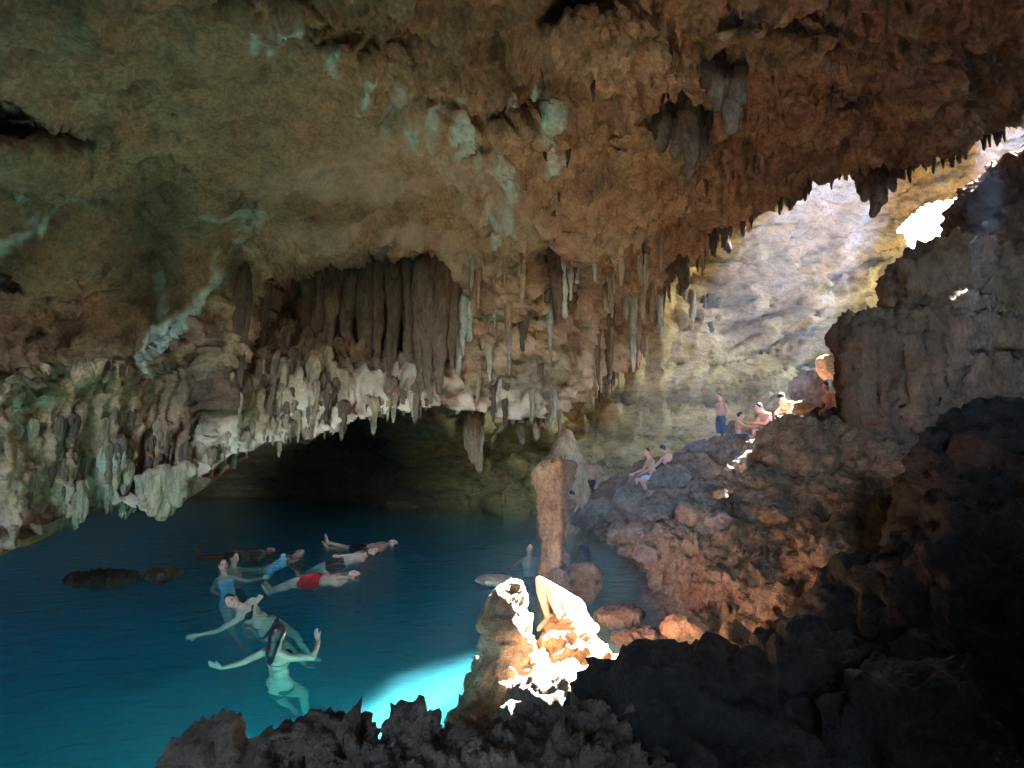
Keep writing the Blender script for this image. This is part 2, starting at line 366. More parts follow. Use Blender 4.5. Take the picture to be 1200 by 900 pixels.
# ------------------------------------------------------------------ BACK WALL
wc = np.array([(-500,300,17),(-500,640,17),(0,300,25),(0,600,25),(300,560,26),(300,400,25),(520,500,18),(560,580,20.5),(600,640,21),(600,450,18.5),(700,520,20),(700,600,19),(760,420,21),(760,560,20),
               (850,300,23),(850,450,22),(850,560,21),(950,250,25),(950,350,24.5),(950,470,22.5),(1050,200,28),(1050,300,27),(1050,400,25),(1050,600,24),(1150,200,29),(1150,300,28),(1250,300,29),(1400,150,31),(1400,300,30),(1400,620,26),(1200,100,30),(850,200,24)], float)
wt = TPS(wc[:, :2]/100, wc[:, 2], 5e-3)
wx = np.concatenate([np.arange(-500, 380, 10), np.arange(380, 1210, 2.5), np.arange(1210, 1401, 9)]); wy = np.arange(40, 650, 2.5)
WX, WY = np.meshgrid(wx, wy); qx, qy = WX.ravel(), WY.ravel(); qq = np.stack([qx, qy, qx*0], 1)
wd = wt(np.stack([qx, qy], 1)/100)
# undercut steps in the strata, rising to the right
tl = qy+.42*(qx-850)*sstep(760, 1000, qx)+14*fbm(qq, .008, 3)
for y0, h, s_ in ((458,1.2,6),(412,.7,8),(372,.9,5),(332,.6,5),(300,.8,6),(545,1.2,9),(505,1.,6)):
    wd += h*sstep(y0-s_, y0+s_, tl)*sstep(y0+60, y0+s_, tl)*sstep(560, 720, qx)
wd -= .8*sstep(.05, .5, fbm(qq, (.009, .012, 1), 3, off=3))*sstep(760, 660, qx)*sstep(430, 520, qx)
WP = at(qx, qy, wd).reshape(WX.shape+(3,)); wn = grid_normals(WP).reshape(-1, 3); wp = WP.reshape(-1, 3)
wn *= np.sign((wn*(CAM-wp)).sum(1))[:, None]
tz = wp.copy(); tz[:, 2] -= .22*tz[:, 0]*sstep(760, 950, qx)*.6
st = tz[:, 2]*.95+.45*fbm(tz, (.16, .16, .3), 4)
fr1 = st-np.floor(st); st2 = st*2.9+.35*fbm(tz, .5, 3, off=3); fr2 = st2-np.floor(st2)
wdsp = .50*fbm(wp, .2, 3)+.42*(fr1**1.6)*(.45+.8*sstep(-.4, .4, fbm(tz, .3, 2, off=51)))+.15*(fr2**1.5)*sstep(-.3, .4, fbm(tz, .5, 2, off=52))+.05*ridged(tz, (1.1, 1.1, 2.2), 4, .6)+.05*fbm(wp, 3.2, 3, .6)
wdsp -= .25*sstep(.045, 0, np.abs(fbm(tz, (.10, .10, .8), 3, off=5)))
dripz = sstep(520, 560, qx)*sstep(800, 740, qx)
wdsp += dripz*.3*ridged(wp, (.9, .9, .22), 3)
wp2 = wp+wn*wdsp[:, None]; WPE = wp2.reshape(WX.shape+(3,))
opening = [(1056,270),(1066,256),(1090,244),(1120,236),(1143,230),(1146,242),(1138,254),(1120,259),(1106,262),(1098,268),(1096,280),(1088,290),(1074,290),(1064,284)]
osd = poly_sd(qx+4*fbm(qq, .06, 4), qy+4*fbm(qq, .06, 4, off=4), opening)
rim = np.interp(qx, [p[0] for p in LOWER[20:]], [p[1] for p in LOWER[20:]])-13                                       # top of the wall: the open skylight above it
rim = np.where((qx < 870) | (qx > 1070), 50, rim)
wm = (osd < 0) & ((qy > rim+5*fbm(qq, .03, 3)) | (qx < 850) | (qx > 1290))
wf = grid_faces(wm.reshape(WX.shape))
wv, wf, wtn = compact(wp2, wf, np.clip(sstep(560, 400, qx)+.55*sstep(800, 700, qx)*sstep(500, 560, qy), 0, 1))  # left end toned dark, its lack of light put into the colour
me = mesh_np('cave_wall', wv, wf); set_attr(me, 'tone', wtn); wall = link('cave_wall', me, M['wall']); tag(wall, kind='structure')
def wall_pt(px, py):
    return Vector(WPE[int(np.abs(wy-py).argmin()), int(np.abs(wx-px).argmin())])

# ------------------------------------------------------------------ FLOOR AND POOL BED
fc = []
def fp(px, py, d): fc.append(tuple(at(px, py, d)))
for a in [(870,700,7.6),(930,610,9),(900,640,8.5),(850,590,12.5),(820,548,15.2),(846,524,17),(900,518,16),(930,505,15.5),(760,580,14.5),(700,585,17),(980,500,13),(1000,760,6.4),(1100,790,5.2),
          (1200,800,4.8),(960,560,11),(1040,560,10),(800,620,11),(770,600,13),(830,660,8.6),(1060,520,12)]: fp(*a)
fc += [(0,0,.5),(1,1.5,.4),(2.5,1.5,.1),(4,2,.0),(2.5,3,-.1),(4,3.5,0),(-1,1.5,.2),(0,2.8,.25),(1.5,3,.25),(-1,2.7,-.1),(-1.8,3.2,-.9),(6,4,1.5),(9,6,2.2),(-.3,4.2,-.7),(1,4.3,0),(2.0,4.6,.2),(2.2,5.8,.0),(2.3,7.2,-.05),(1.7,6.6,-.35),(1.2,7.5,-.45),
       (.6,8.8,-.6),(1.6,9,-.35),(2.4,10,-.05),(2.7,12.4,.05),(1.2,11,-.8),(2.2,15,.0),(1.2,18,-.4),(-.8,6,-1.7),(-.6,8.5,-1.5),(-3,6,-2.4),(-3,10,-2.6),(-6,8,-2.6),(-3,16,-2.6),(0,14,-1.6),(-10,10,-2.6),(-10,18,-2.4),(-16,12,-2.4),(-5,3,-2.2),(-9,4,-2.4),(-4,0,-.6),
       (9,14,3.0),(10,18,3.2),(9,10,2.6),(13,22,4),(14,12,4),(16,20,5),(12,6,3),(8,20,2.4),(12,26,3),(6,24,1.5),(-3,-6,.4),(4,-6,1.2),(14,-4,3),(-12,-4,-1),(20,30,5),(-16,26,-2),(4,22,.6),(24,18,4.5),(37,18,4.5),(37,30,5),(37,0,4.5),(30,10,4)]
fc = np.array(fc); ft = TPS(fc[:, :2]/4, fc[:, 2], 1e-2)
ux = np.concatenate([np.arange(-26, -3, .35), np.arange(-3, 10.5, .045), np.arange(10.5, 38, .35)]); uy = np.concatenate([np.arange(-9, 2, .25), np.arange(2, 19.5, .05), np.arange(19.5, 34, .3)])
UX, UY = np.meshgrid(ux, uy); fz = ft(np.stack([UX.ravel(), UY.ravel()], 1)/4)
fpnt = np.stack([UX.ravel(), UY.ravel(), fz], 1)
land = sstep(-.5, .4, fz)
fl2 = fpnt.copy(); fl2[:, 2] = 0
fz += land*(.34*fbm(fl2, .7, 3)+.20*ridged(fl2, 1.5, 4, .55)-.1+.08*fbm(fl2, 5, 4, .6))+(1-land)*(.12*fbm(fl2, .5, 3)+.05*fbm(fl2, 2, 3))
fpnt[:, 2] = fz
fpnt[:, 0] += land*.12*fbm(fl2, 2, 3, off=4); fpnt[:, 1] += land*.12*fbm(fl2, 2, 3, off=8)
ff = grid_faces(np.ones(UX.shape, bool)); me = mesh_np('cave_floor', fpnt, ff)
set_attr(me, 'bed', 1-sstep(-.35, .12, fz))
# floor material: brown rock above the water line, grey-green silt below
mf = rock_mat('cave_floor_rock', (.10, .065, .043), (.20, .14, .092), (.31, .225, .15), .9, .8)
t = mf.node_tree; b = t.nodes['Principled BSDF']; src = b.inputs['Base Color'].links[0].from_socket
at_ = N(t, 'ShaderNodeAttribute', attribute_name='bed'); t.links.new(mixc(t, at_.outputs['Fac'], src, (.46, .45, .38)), b.inputs['Base Color'])
floor = link('cave_floor', me, mf); tag(floor, kind='structure')
FZ = fz.reshape(UX.shape)
def floor_z(x, y):
    return float(FZ[int(np.abs(uy-y).argmin()), int(np.abs(ux-x).argmin())])
def on_floor(px, py, d):
    p = V(px, py, d); return p

# ------------------------------------------------------------------ HILL OVER THE CAVE (closed rock shell, open at skylight, entrances and holes added to aim sunlight)
nu, nv = 640, 250
th = np.linspace(0, 2*pi, nu+1)[:-1]; ph = np.linspace(-.35, pi/2-.001, nv)
TT, PH = np.meshgrid(th, ph)
C0 = np.array([2, 11, -1.]); R0 = np.array([35, 38, 23.])
D = np.stack([np.cos(PH)*np.sin(TT), np.cos(PH)*np.cos(TT), np.sin(PH)], -1)
D = D/((np.abs(D)**4).sum(-1)**.25)[..., None]
H = C0+D*R0*(1+.05*fbm(D.reshape(-1, 3), 3, 3).reshape(nv, nu)[..., None])
idx = np.arange(nu*nv).reshape(nv, nu); nxt = np.roll(idx, -1, 1)
hf = np.stack([idx[:-1], nxt[:-1], nxt[1:], idx[1:]], -1).reshape(-1, 4)
hv = H.reshape(-1, 3); hc = hv[hf].mean(1)
def tube(c, p, s, r):
    v = c-np.asarray(p); tt = v@s; return (tt > 0) & (np.linalg.norm(v-tt[:, None]*s, axis=1) < r)
cut = np.zeros(len(hf), bool)
SUN_TARGETS = [((.52, 5.8, .55), 1.0), ((6.2, 12.3, 1.7), 1.1), ((8.1, 9, 5), .6), ((9.1, 9.2, 5.2), .5), ((-.55, 5.9, -.1), .40), ((8.2, 15.8, 3.2), 1.25), ((7.95, 13.6, 3.3), .55)]  # sunbeam landing spots; the second is an unseen patch added for warm bounce
for p, r in SUN_TARGETS: cut |= tube(hc, p, S, r)
cut |= (hc[:, 0] > 20) & (np.abs(hc[:, 1]-20) < 7) & (hc[:, 2] > 6) & (hc[:, 2] < 14)      # side entrance on the right, out of frame
od = at(1105, 258, 1.)-CAM; od /= np.linalg.norm(od); cut |= tube(hc, CAM, od, 2.7)
ed = np.array([-.15, -1, .28]); ed /= np.linalg.norm(ed); cut |= tube(hc, (0, 0, 2), ed, 6.0)
hv2, hf2 = compact(hv, hf[~cut])
hill = link('hill_shell', mesh_np('hill_shell', hv2, hf2), M['hill']); tag(hill, kind='structure')

# ------------------------------------------------------------------ WATER
wm_, t, b = new_mat('pool_water')
t.nodes.remove(b); out = t.nodes['Material Output']
tr = N(t, 'ShaderNodeBsdfTransparent'); gl = N(t, 'ShaderNodeBsdfGlossy'); gl.inputs['Roughness'].default_value = .04
fr = N(t, 'ShaderNodeFresnel'); fr.inputs['IOR'].default_value = 1.33
geo = N(t, 'ShaderNodeNewGeometry'); mp = N(t, 'ShaderNodeMapping'); mp.inputs['Scale'].default_value = (1, 1.6, 1); t.links.new(geo.outputs['Position'], mp.inputs[0])
h = noise_node(t, mp.outputs[0], 2.6, 4, .55, .6)
bp = N(t, 'ShaderNodeBump'); bp.inputs['Strength'].default_value = .45; bp.inputs['Distance'].default_value = .10
t.links.new(h, bp.inputs['Height']); t.links.new(bp.outputs[0], gl.inputs['Normal']); t.links.new(bp.outputs[0], fr.inputs['Normal'])
bf = N(t, 'ShaderNodeMath', operation='SUBTRACT'); bf.inputs[0].default_value = 1; t.links.new(geo.outputs['Backfacing'], bf.inputs[1])
fm = N(t, 'ShaderNodeMath', operation='MULTIPLY'); t.links.new(fr.outputs[0], fm.inputs[0]); t.links.new(bf.outputs[0], fm.inputs[1])
mx = N(t, 'ShaderNodeMixShader'); t.links.new(fm.outputs[0], mx.inputs[0]); t.links.new(tr.outputs[0], mx.inputs[1]); t.links.new(gl.outputs[0], mx.inputs[2])
t.links.new(mx.outputs[0], out.inputs['Surface'])
vs = N(t, 'ShaderNodeVolumeScatter'); vs.inputs['Color'].default_value = (.10, .58, .72, 1); vs.inputs['Density'].default_value = .135; vs.inputs['Anisotropy'].default_value = .2
va = N(t, 'ShaderNodeVolumeAbsorption'); va.inputs['Color'].default_value = (.0, .80, .87, 1); va.inputs['Density'].default_value = .52
av = N(t, 'ShaderNodeAddShader'); t.links.new(vs.outputs[0], av.inputs[0]); t.links.new(va.outputs[0], av.inputs[1]); t.links.new(av.outputs[0], out.inputs['Volume'])
bm = bmesh.new(); bmesh.ops.create_cube(bm, size=1)
for v in bm.verts: v.co = (v.co.x*50+0, v.co.y*46+11, -2.25+v.co.z*4.5)
me = bpy.data.meshes.new('pool_water'); bm.to_mesh(me); bm.free()
water = link('pool_water', me, wm_); tag(water, kind='structure')

# ------------------------------------------------------------------ HAZE
HAZE = 0.0007
hm, t, b = new_mat('haze'); t.nodes.remove(b)
pv = N(t, 'ShaderNodeVolumePrincipled'); pv.inputs['Color'].default_value = (.38, .58, 1, 1); pv.inputs['Density'].default_value = HAZE; pv.inputs['Anisotropy'].default_value = .6
t.links.new(pv.outputs[0], t.nodes['Material Output'].inputs['Volume'])
bm = bmesh.new(); bmesh.ops.create_cube(bm, size=1)
for v in bm.verts: v.co = (2+v.co.x*86, 11+v.co.y*92, v.co.z*48+9)
me = bpy.data.meshes.new('haze'); bm.to_mesh(me); bm.free()
haze = link('haze', me, hm); tag(haze, kind='stuff')

# ------------------------------------------------------------------ solid rocks: lumps fused into one skin, then weathered
def uv_sphere(c, r, nu=22, nv=14, rot=None):
    th = np.linspace(0, 2*pi, nu+1)[:-1]; ph = np.linspace(-pi/2, pi/2, nv)
    T_, P_ = np.meshgrid(th, ph)
    v = np.stack([np.cos(P_)*np.cos(T_), np.cos(P_)*np.sin(T_), np.sin(P_)], -1).reshape(-1, 3)*np.asarray(r)
    if rot is not None: v = v@np.asarray(rot).T
    v = v+np.asarray(c)
    i = np.arange(nu*nv).reshape(nv, nu); j = np.roll(i, -1, 1)
    f = np.stack([i[:-1], j[:-1], j[1:], i[1:]], -1).reshape(-1, 4)
    return v, f
def tube_mesh(pts, rad, nseg=12, cap=True):
    """closed tapered tube through points, rounded ends"""
    pts = [np.asarray(p, float) for p in pts]; rad = list(rad)
    P_, R_ = [], []
    d0 = pts[1]-pts[0]; d0 /= np.linalg.norm(d0)+1e-9; d1 = pts[-1]-pts[-2]; d1 /= np.linalg.norm(d1)+1e-9
    for a in (88, 60, 30): P_.append(pts[0]-d0*rad[0]*sin(radians(a))); R_.append(rad[0]*cos(radians(a)))
    for p, r in zip(pts, rad): P_.append(p); R_.append(r)
    for a in (30, 60, 88): P_.append(pts[-1]+d1*rad[-1]*sin(radians(a))); R_.append(rad[-1]*cos(radians(a)))
    vs, fs = [], []
    n_ = len(P_); ang = np.linspace(0, 2*pi, nseg+1)[:-1]
    dd = pts[-1]-pts[0]; dd /= np.linalg.norm(dd)+1e-9
    ref = np.array([0, 0, 1.]) if abs(dd[2]) < .8 else np.array([1., 0, 0])
    for k in range(n_):
        a = P_[max(k-1, 0)]; b_ = P_[min(k+1, n_-1)]; t_ = b_-a; t_ /= np.linalg.norm(t_)+1e-9
        e1 = np.cross(t_, ref); e1 /= np.linalg.norm(e1)+1e-9; e2 = np.cross(t_, e1)
        vs.append(P_[k]+R_[k]*(np.cos(ang)[:, None]*e1+np.sin(ang)[:, None]*e2))
    vs = np.concatenate(vs); i = np.arange(n_*nseg).reshape(n_, nseg); j = np.roll(i, -1, 1)
    fs = np.stack([i[:-1], j[:-1], j[1:], i[1:]], -1).reshape(-1, 4)
    return vs, fs
def join_np(parts):
    vs, fs, o = [], [], 0
    for v, f in parts: vs.append(v); fs.append(f+o); o += len(v)
    return np.concatenate(vs), np.concatenate(fs)
def remesh(name, parts, voxel, smooth=3):
    v, f = join_np(parts)
    me = mesh_np('tmp_'+name, v, f)
    o = bpy.data.objects.new('tmp', me); COL.objects.link(o)
    md = o.modifiers.new('r', 'REMESH'); md.mode = 'VOXEL'; md.voxel_size = voxel; md.use_smooth_shade = True
    if smooth:
        s_ = o.modifiers.new('s', 'SMOOTH'); s_.factor = .5; s_.iterations = smooth
    dg = bpy.context.evaluated_depsgraph_get(); dg.update()
    res = bpy.data.meshes.new_from_object(o.evaluated_get(dg), depsgraph=dg)
    res.name = name; res.materials.clear()
    bpy.data.objects.remove(o); bpy.data.meshes.remove(me)
    res.polygons.foreach_set('use_smooth', np.full(len(res.polygons), True))
    return res
def weather(me, amp=.1, sc=1., flute=0., seed=0., origin=None, keep=None, spike=0.):
    co = get_co(me); no = get_no(me); q = co if origin is None else co+np.asarray(origin)
    q = q+seed*3.7
    d = amp*(.9*fbm(q, .9*sc, 3)+.75*ridged(q, 1.9*sc, 4, .55)-.35+.34*fbm(q, 6*sc, 4, .6)+.14*ridged(q, 13*sc, 3, .6))
    pit = sstep(.3, .7, fbm(q, 3.2*sc, 2, off=20)); d -= .5*amp*pit
    cv = sstep(.06, 0, np.abs(fbm(q, 1.1*sc, 3, off=60))); d -= .55*amp*cv
    if spike: d += spike*np.maximum(0, ridged(q, 2.6*sc, 3, .6))**2*.5-spike*.35*sstep(.1, .6, fbm(q, 5*sc, 2, off=9))
    if flute: d = d*.7+flute*(ridged(q, (2.6*sc, 2.6*sc, .25*sc), 3, .55)*.8+.4*ridged(q, (7*sc, 7*sc, .6*sc), 2)-.3)
    if keep is not None: d *= keep(co)
    set_co(me, co+no*d[:, None])
    return co
def ell(px, py, d, rx, ry, rz): return uv_sphere(at(px, py, d), (rx, ry, rz))
def rock(name, ells, voxel, mat, label, cat='rock', group=None, amp=.1, sc=1., flute=0., seed=0., smooth=3, attr=None, spike=0.):
    parts = [ell(*e) if len(e) == 6 else e for e in ells]
    me = remesh(name, parts, voxel, smooth)
    weather(me, amp, sc, flute, seed, spike=spike)
    co = get_co(me); lo, hi = co.min(0), co.max(0)
    base = np.array([(lo[0]+hi[0])/2, (lo[1]+hi[1])/2, lo[2]])
    if attr: set_attr(me, attr[0], attr[1](co))
    set_co(me, co-base)
    o = link(name, me, mat, loc=base); tag(o, label, cat, group)
    return o

def hang(px, y0, y1, d, r0, r1=.012, lean=0., mid=.62):
    """tapered hanging tube between two heights at one depth"""
    a = at(px, y0, d); b = at(px, y1, d); b = np.array([a[0]+lean, a[1], b[2]])
    L = a[2]-b[2]; q = [a+(b-a)*t_ for t_ in (0, .25, .5, .75, 1)]
    w_ = random.uniform(-.02, .02)
    for k in (1, 2, 3): q[k] = q[k]+np.array([w_*k, random.uniform(-.015, .015), 0])
    return q, [r0, r0*.86, r0*mid, r0*mid*.68, r1]
# mound in the sunbeam
mm = rock_mat('sunlit_mound_rock', (.30, .155, .075), (.50, .29, .16), (.66, .47, .31), 2.2, .8, tone=(.40, .42, .46))
kc = at(592, 712, 5.12)
rock('rock_mound', [(594,708,5.3,.125,.125,.15),(594,735,5.3,.14,.14,.2),(594,772,5.3,.18,.18,.32),(582,822,5.2,.24,.25,.36),(566,860,5.0,.24,.22,.2),(552,846,5.1,.13,.15,.15),(626,800,5.5,.28,.26,.22),(664,747,5.8,.14,.15,.18),
      (666,778,5.7,.24,.26,.28),(690,792,5.5,.26,.26,.2),(722,808,5.4,.15,.16,.08),(640,856,5.4,.65,.45,.38),(600,806,5.4,.32,.3,.33)], .026, mm,
     'pale orange rock mound with a knobbed peak blazing in the sunbeam at the pool edge', amp=.085, sc=2.3, flute=.03, seed=1, spike=.03,
     attr=('tone', lambda co: sstep(.22, .13, np.linalg.norm((co-kc)*np.array([1, .8, .85]), axis=1)+.05*fbm(co, 6, 3))))
rock('boulder', [(655,842,4.65,.40,.36,.33),(685,858,4.6,.32,.34,.3),(620,872,4.5,.3,.3,.25)], .03, M['grey'], 'rounded grey boulder in shade directly in front of the sunlit mound', 'boulder', amp=.07, sc=1.6, seed=2)
# rim of rock below the camera
rock('rock_ledge', [(248,927,3.3,.19,.16,.20),(300,952,3.2,.25,.2,.2),(345,918,3.3,.14,.15,.19),(395,908,3.35,.19,.2,.19),(440,932,3.2,.2,.2,.2),(482,894,3.35,.15,.17,.20),(520,940,3.25,.22,.2,.2),
      (560,922,3.4,.2,.2,.2),(600,919,3.5,.2,.25,.2),(650,929,3.5,.4,.3,.28),(710,919,3.6,.3,.3,.32),(450,992,3.1,.9,.35,.3),(650,1014,3.1,.8,.4,.5),(450,1092,3.0,1.1,.5,.6),(300,992,3.1,.5,.3,.3)], .017, M['dark'],
     'jagged dark rock ledge along the bottom edge overlooking the pool', 'rock ledge', amp=.085, sc=2.4, seed=3, smooth=2, spike=.07)
rock('rock_mass', [(775,868,3.9,.5,.5,.5),(860,862,4.0,.5,.5,.5),(955,835,4.2,.55,.5,.5),(1030,765,4.8,.5,.5,.72),(1000,870,4.2,.9,.6,.6),(1130,770,4.6,.9,.8,.9),(1195,630,5.0,.9,.9,1.1),(1120,900,4,1.2,.9,.7),(1260,800,4.2,1.2,1,1.5),(1190,870,3.5,.6,.5,.5),(1090,890,3.3,.5,.45,.42),(860,960,3.6,1.2,.7,.6),uv_sphere((2.9,-1.4,1.0),(2.2,.9,2.7)),uv_sphere((5.2,1.2,.8),(1.2,3.0,2.0))],   .05, M['black'],  # last two spheres: unseen lumps added to block the entrance light
     'big rock mass coloured black for deep shadow, filling the lower right corner', amp=.14, sc=1.1, seed=4)
# right side
rock('flowstone_block', [(1090,402,9.6,1.35,1.0,.45),(1055,455,9.5,.82,.75,1.0),(1095,445,9.7,1.1,.9,.9),(1085,500,9.5,.55,.6,.4),(1020,400,9.5,.42,.5,.36),(1030,440,9.45,.42,.5,.9),(1150,450,10,1.0,.9,.8),(1003,394,9.4,.25,.3,.22),(1110,372,9.3,.5,.5,.2)]+[tube_mesh(*hang(px, y0, y1, d_, r_, .03)) for px, y0, y1, d_, r_ in ((1001,410,500,8.95,.10),(1014,400,520,8.85,.13),(1026,410,530,8.8,.11),(1038,405,525,8.78,.14),(1050,415,528,8.75,.10),(1062,410,500,8.7,.12),(1080,410,470,8.7,.12),(1105,420,480,8.8,.14))], .04, M['drip_purple'],
     'dark flat topped flowstone block with dripping folds on its left side', 'flowstone', amp=.09, sc=1.6, flute=.13, seed=5, spike=.06)
rock('rock_wall', [(1235,300,12,1.7,1.6,2.2),(1160,375,11.6,1.7,1.5,1.3),(1108,338,11.3,.9,.8,.7),(1190,262,12,.85,1,.8),(1240,480,11,2,2,1.6),(1330,300,12,2.4,2.4,3.2),(1180,560,10.5,1.6,1.6,1.4)], .07, M['drip_purple'],
     'tall blue tinted rock wall rising under the bright skylight at the right edge', 'rock wall', amp=.2, sc=1.1, flute=.16, seed=6, spike=.2)
rock('flowstone_mound', [(935,545,9.3,.62,.6,.72),(900,592,9.0,.42,.5,.5),(990,545,9.2,.5,.6,.62),(975,612,8.6,.8,.7,.6),(920,620,8.7,.6,.6,.5),(1030,590,8.8,.7,.7,.9)], .035, M['floor'],
     'lumpy brown flowstone mound below the dark dripping block', 'flowstone', amp=.10, sc=1.9, flute=.06, seed=7, spike=.08)
rock('rock_slope', [(840,655,8.6,.95,.8,.45),(900,705,7.6,.85,.7,.48),(960,660,8,.65,.7,.55),(860,742,7.0,.42,.4,.14),(800,632,9.6,.8,.8,.4),(1000,700,6.8,.6,.6,.6),(930,740,6.8,.5,.5,.3)], .035, M['floor'],
     'reddish brown bank of rock sloping down to the water on the right', 'rock slope', amp=.11, sc=1.7, seed=8, spike=.12)
# boulders
def boulder(px, py, d, r, label, mat='floor', seed=0, group=None, amp=.22):
    rx, ry, rz = r; a = random.Random(seed)
    c = at(px, py, d); m_ = min(r)
    lumps = [uv_sphere(c, r)]
    for k in range(3):
        lumps.append(uv_sphere(c+np.array([a.uniform(-.5, .5)*rx, a.uniform(-.5, .5)*ry, a.uniform(-.4, .3)*rz]), (rx*a.uniform(.5, .75), ry*a.uniform(.5, .75), rz*a.uniform(.5, .85))))
    return rock('boulder', lumps, max(.018, m_*.12), M[mat], label, 'boulder', group, amp=m_*amp, sc=.45/m_, seed=seed, smooth=2)
boulder(686,682,8.9,(.25,.22,.27),'rounded brown boulder standing in the water beside the column foot','floor',11)
boulder(655,682,8.6,(.17,.16,.24),'small dark knobby rock at the foot of the standing column','grey',12)
boulder(727,722,7.5,(.29,.22,.09),'flat greenish slab just under the shallow water behind the mound','floor',13,amp=.45)
boulder(758,752,6.9,(.34,.25,.10),'broad brown slab lying in the shallows right of the mound','floor',14,amp=.45)
boulder(800,736,6.8,(.24,.2,.13),'golden brown rock on the shore with a sunlit edge','mound',15)
boulder(853,766,6.1,(.17,.15,.11),'small golden rock wedged at the foot of the brown bank','mound',16)
boulder(727,803,5.25,(.17,.14,.10),'small orange rock touching the right end of the sunlit mound','mound',17)
boulder(785,781,5.3,(.06,.06,.05),'tiny pale stone on the dark rock right of the mound','mound',18)
boulder(120,678,9.9,(.55,.26,.09),'long low dark rock breaking the water far left','dark',19,amp=.7)
boulder(190,674,10.1,(.28,.2,.08),'short dark rock breaking the water next to the long low one','dark',20,amp=.7)
boulder(580,680,9.4,(.32,.25,.07),'pale flat rock glimmering beneath the water left of the column','bed',21)
rub = [(812,552,15.2,.5),(790,572,14.4,.55),(838,566,14.6,.5),(868,552,15,.5),(852,536,16,.36),(822,530,16.6,.36),(884,538,15.4,.4),(776,596,13.6,.5),(826,596,13,.5),(868,584,13.4,.55),(790,612,12.4,.45),
       (740,590,14.8,.4),(715,585,15.6,.45),(752,565,15.6,.3),(905,540,14.6,.4),(925,512,15.2,.3),(955,500,14.2,.35),(700,600,15,.35),(893,565,13.4,.4),(846,610,12,.4)]
for i, (px, py, d, r) in enumerate(rub):
    a = random.Random(i)
    boulder(px, py, d, (r*a.uniform(.9, 1.25), r*a.uniform(.8, 1.1), r*a.uniform(.65, .95)), 'grey brown boulder in the rubble heap below the seated bathers', 'grey' if i % 3 else 'floor', 40+i, 'boulders in the rubble heap', .3)
boulder(941,484,14.6,(.24,.25,.30),'pale rounded stump of rock beside the bather in the dark cap','mound',70)
boulder(898,527,15.6,(.5,.4,.16),'flat pale rock that the big bather sits on','mound',71)
boulder(862,507,17.6,(.5,.4,.36),'dark boulder behind the standing bather','dark',72)
boulder(952,455,18.2,(.6,.5,.5),'large grey boulder leaning on the wall behind the seated bathers','grey',73)
boulder(970,430,15.4,(.25,.25,.3),'small orange rock catching the sun at the left edge of the dark block','mound',74)

from mathutils.bvhtree import BVHTree
ground = [BVHTree.FromPolygons([tuple(v) for v in fpnt], [tuple(f) for f in ff])]
for o_ in list(COL.objects):
    if o_.name in ('rock_slope', 'flowstone_mound'):
        m_ = o_.matrix_basis; ground.append(BVHTree.FromPolygons([tuple(m_@v.co) for v in o_.data.vertices], [tuple(p.vertices) for p in o_.data.polygons]))
rr = random.Random(99); bp_ = []
for k in range(7):
    a_ = random.Random(300+k); me = remesh('boulder', [uv_sphere((0, 0, 0), (1, .8, .7))]+[uv_sphere((a_.uniform(-.5, .5), a_.uniform(-.5, .5), a_.uniform(-.3, .3)), (a_.uniform(.5, .8), a_.uniform(.5, .8), a_.uniform(.5, .7))) for _ in range(3)], .11, 2)
    weather(me, .26, .5, 0, k); me.materials.append(M['grey' if k % 2 else 'floor']); bp_.append(me)
for k in range(70):
    px = rr.uniform(690, 905); py = np.interp(px, [690, 760, 840, 905], [596, 575, 535, 535])+rr.uniform(0, 75)**1.0
    d_ = Vector(at(px, py, 5.)-CAM).normalized(); best = None
    for g_ in ground:
        h_ = g_.ray_cast(Vector(CAM), d_)
        if h_[0] is not None and (best is None or h_[3] < best[1]): best = (h_[0], h_[3])
    if best is None or best[0].y < 8 or best[0].z < -.2: continue
    r_ = rr.uniform(.10, .30)
    o_ = link('boulder', bp_[k % 7], loc=best[0]); o_.scale = (r_, r_, r_*rr.uniform(.6, .9)); o_.rotation_euler = (rr.uniform(-.4, .4), rr.uniform(-.4, .4), rr.uniform(0, 6.28))
    tag(o_, 'small loose stone strewn over the rubble slope down to the water', 'stone', 'stones strewn on the rubble slope')

# ------------------------------------------------------------------ dripstones
def drip(name, tubes, voxel, mat, label, cat='stalactite', amp=.03, sc=3., flute=.03, seed=0, group=None):
    return rock(name, [tube_mesh(p, r) for p, r in tubes], voxel, mat, label, cat, group, amp, sc, flute, seed, 2)
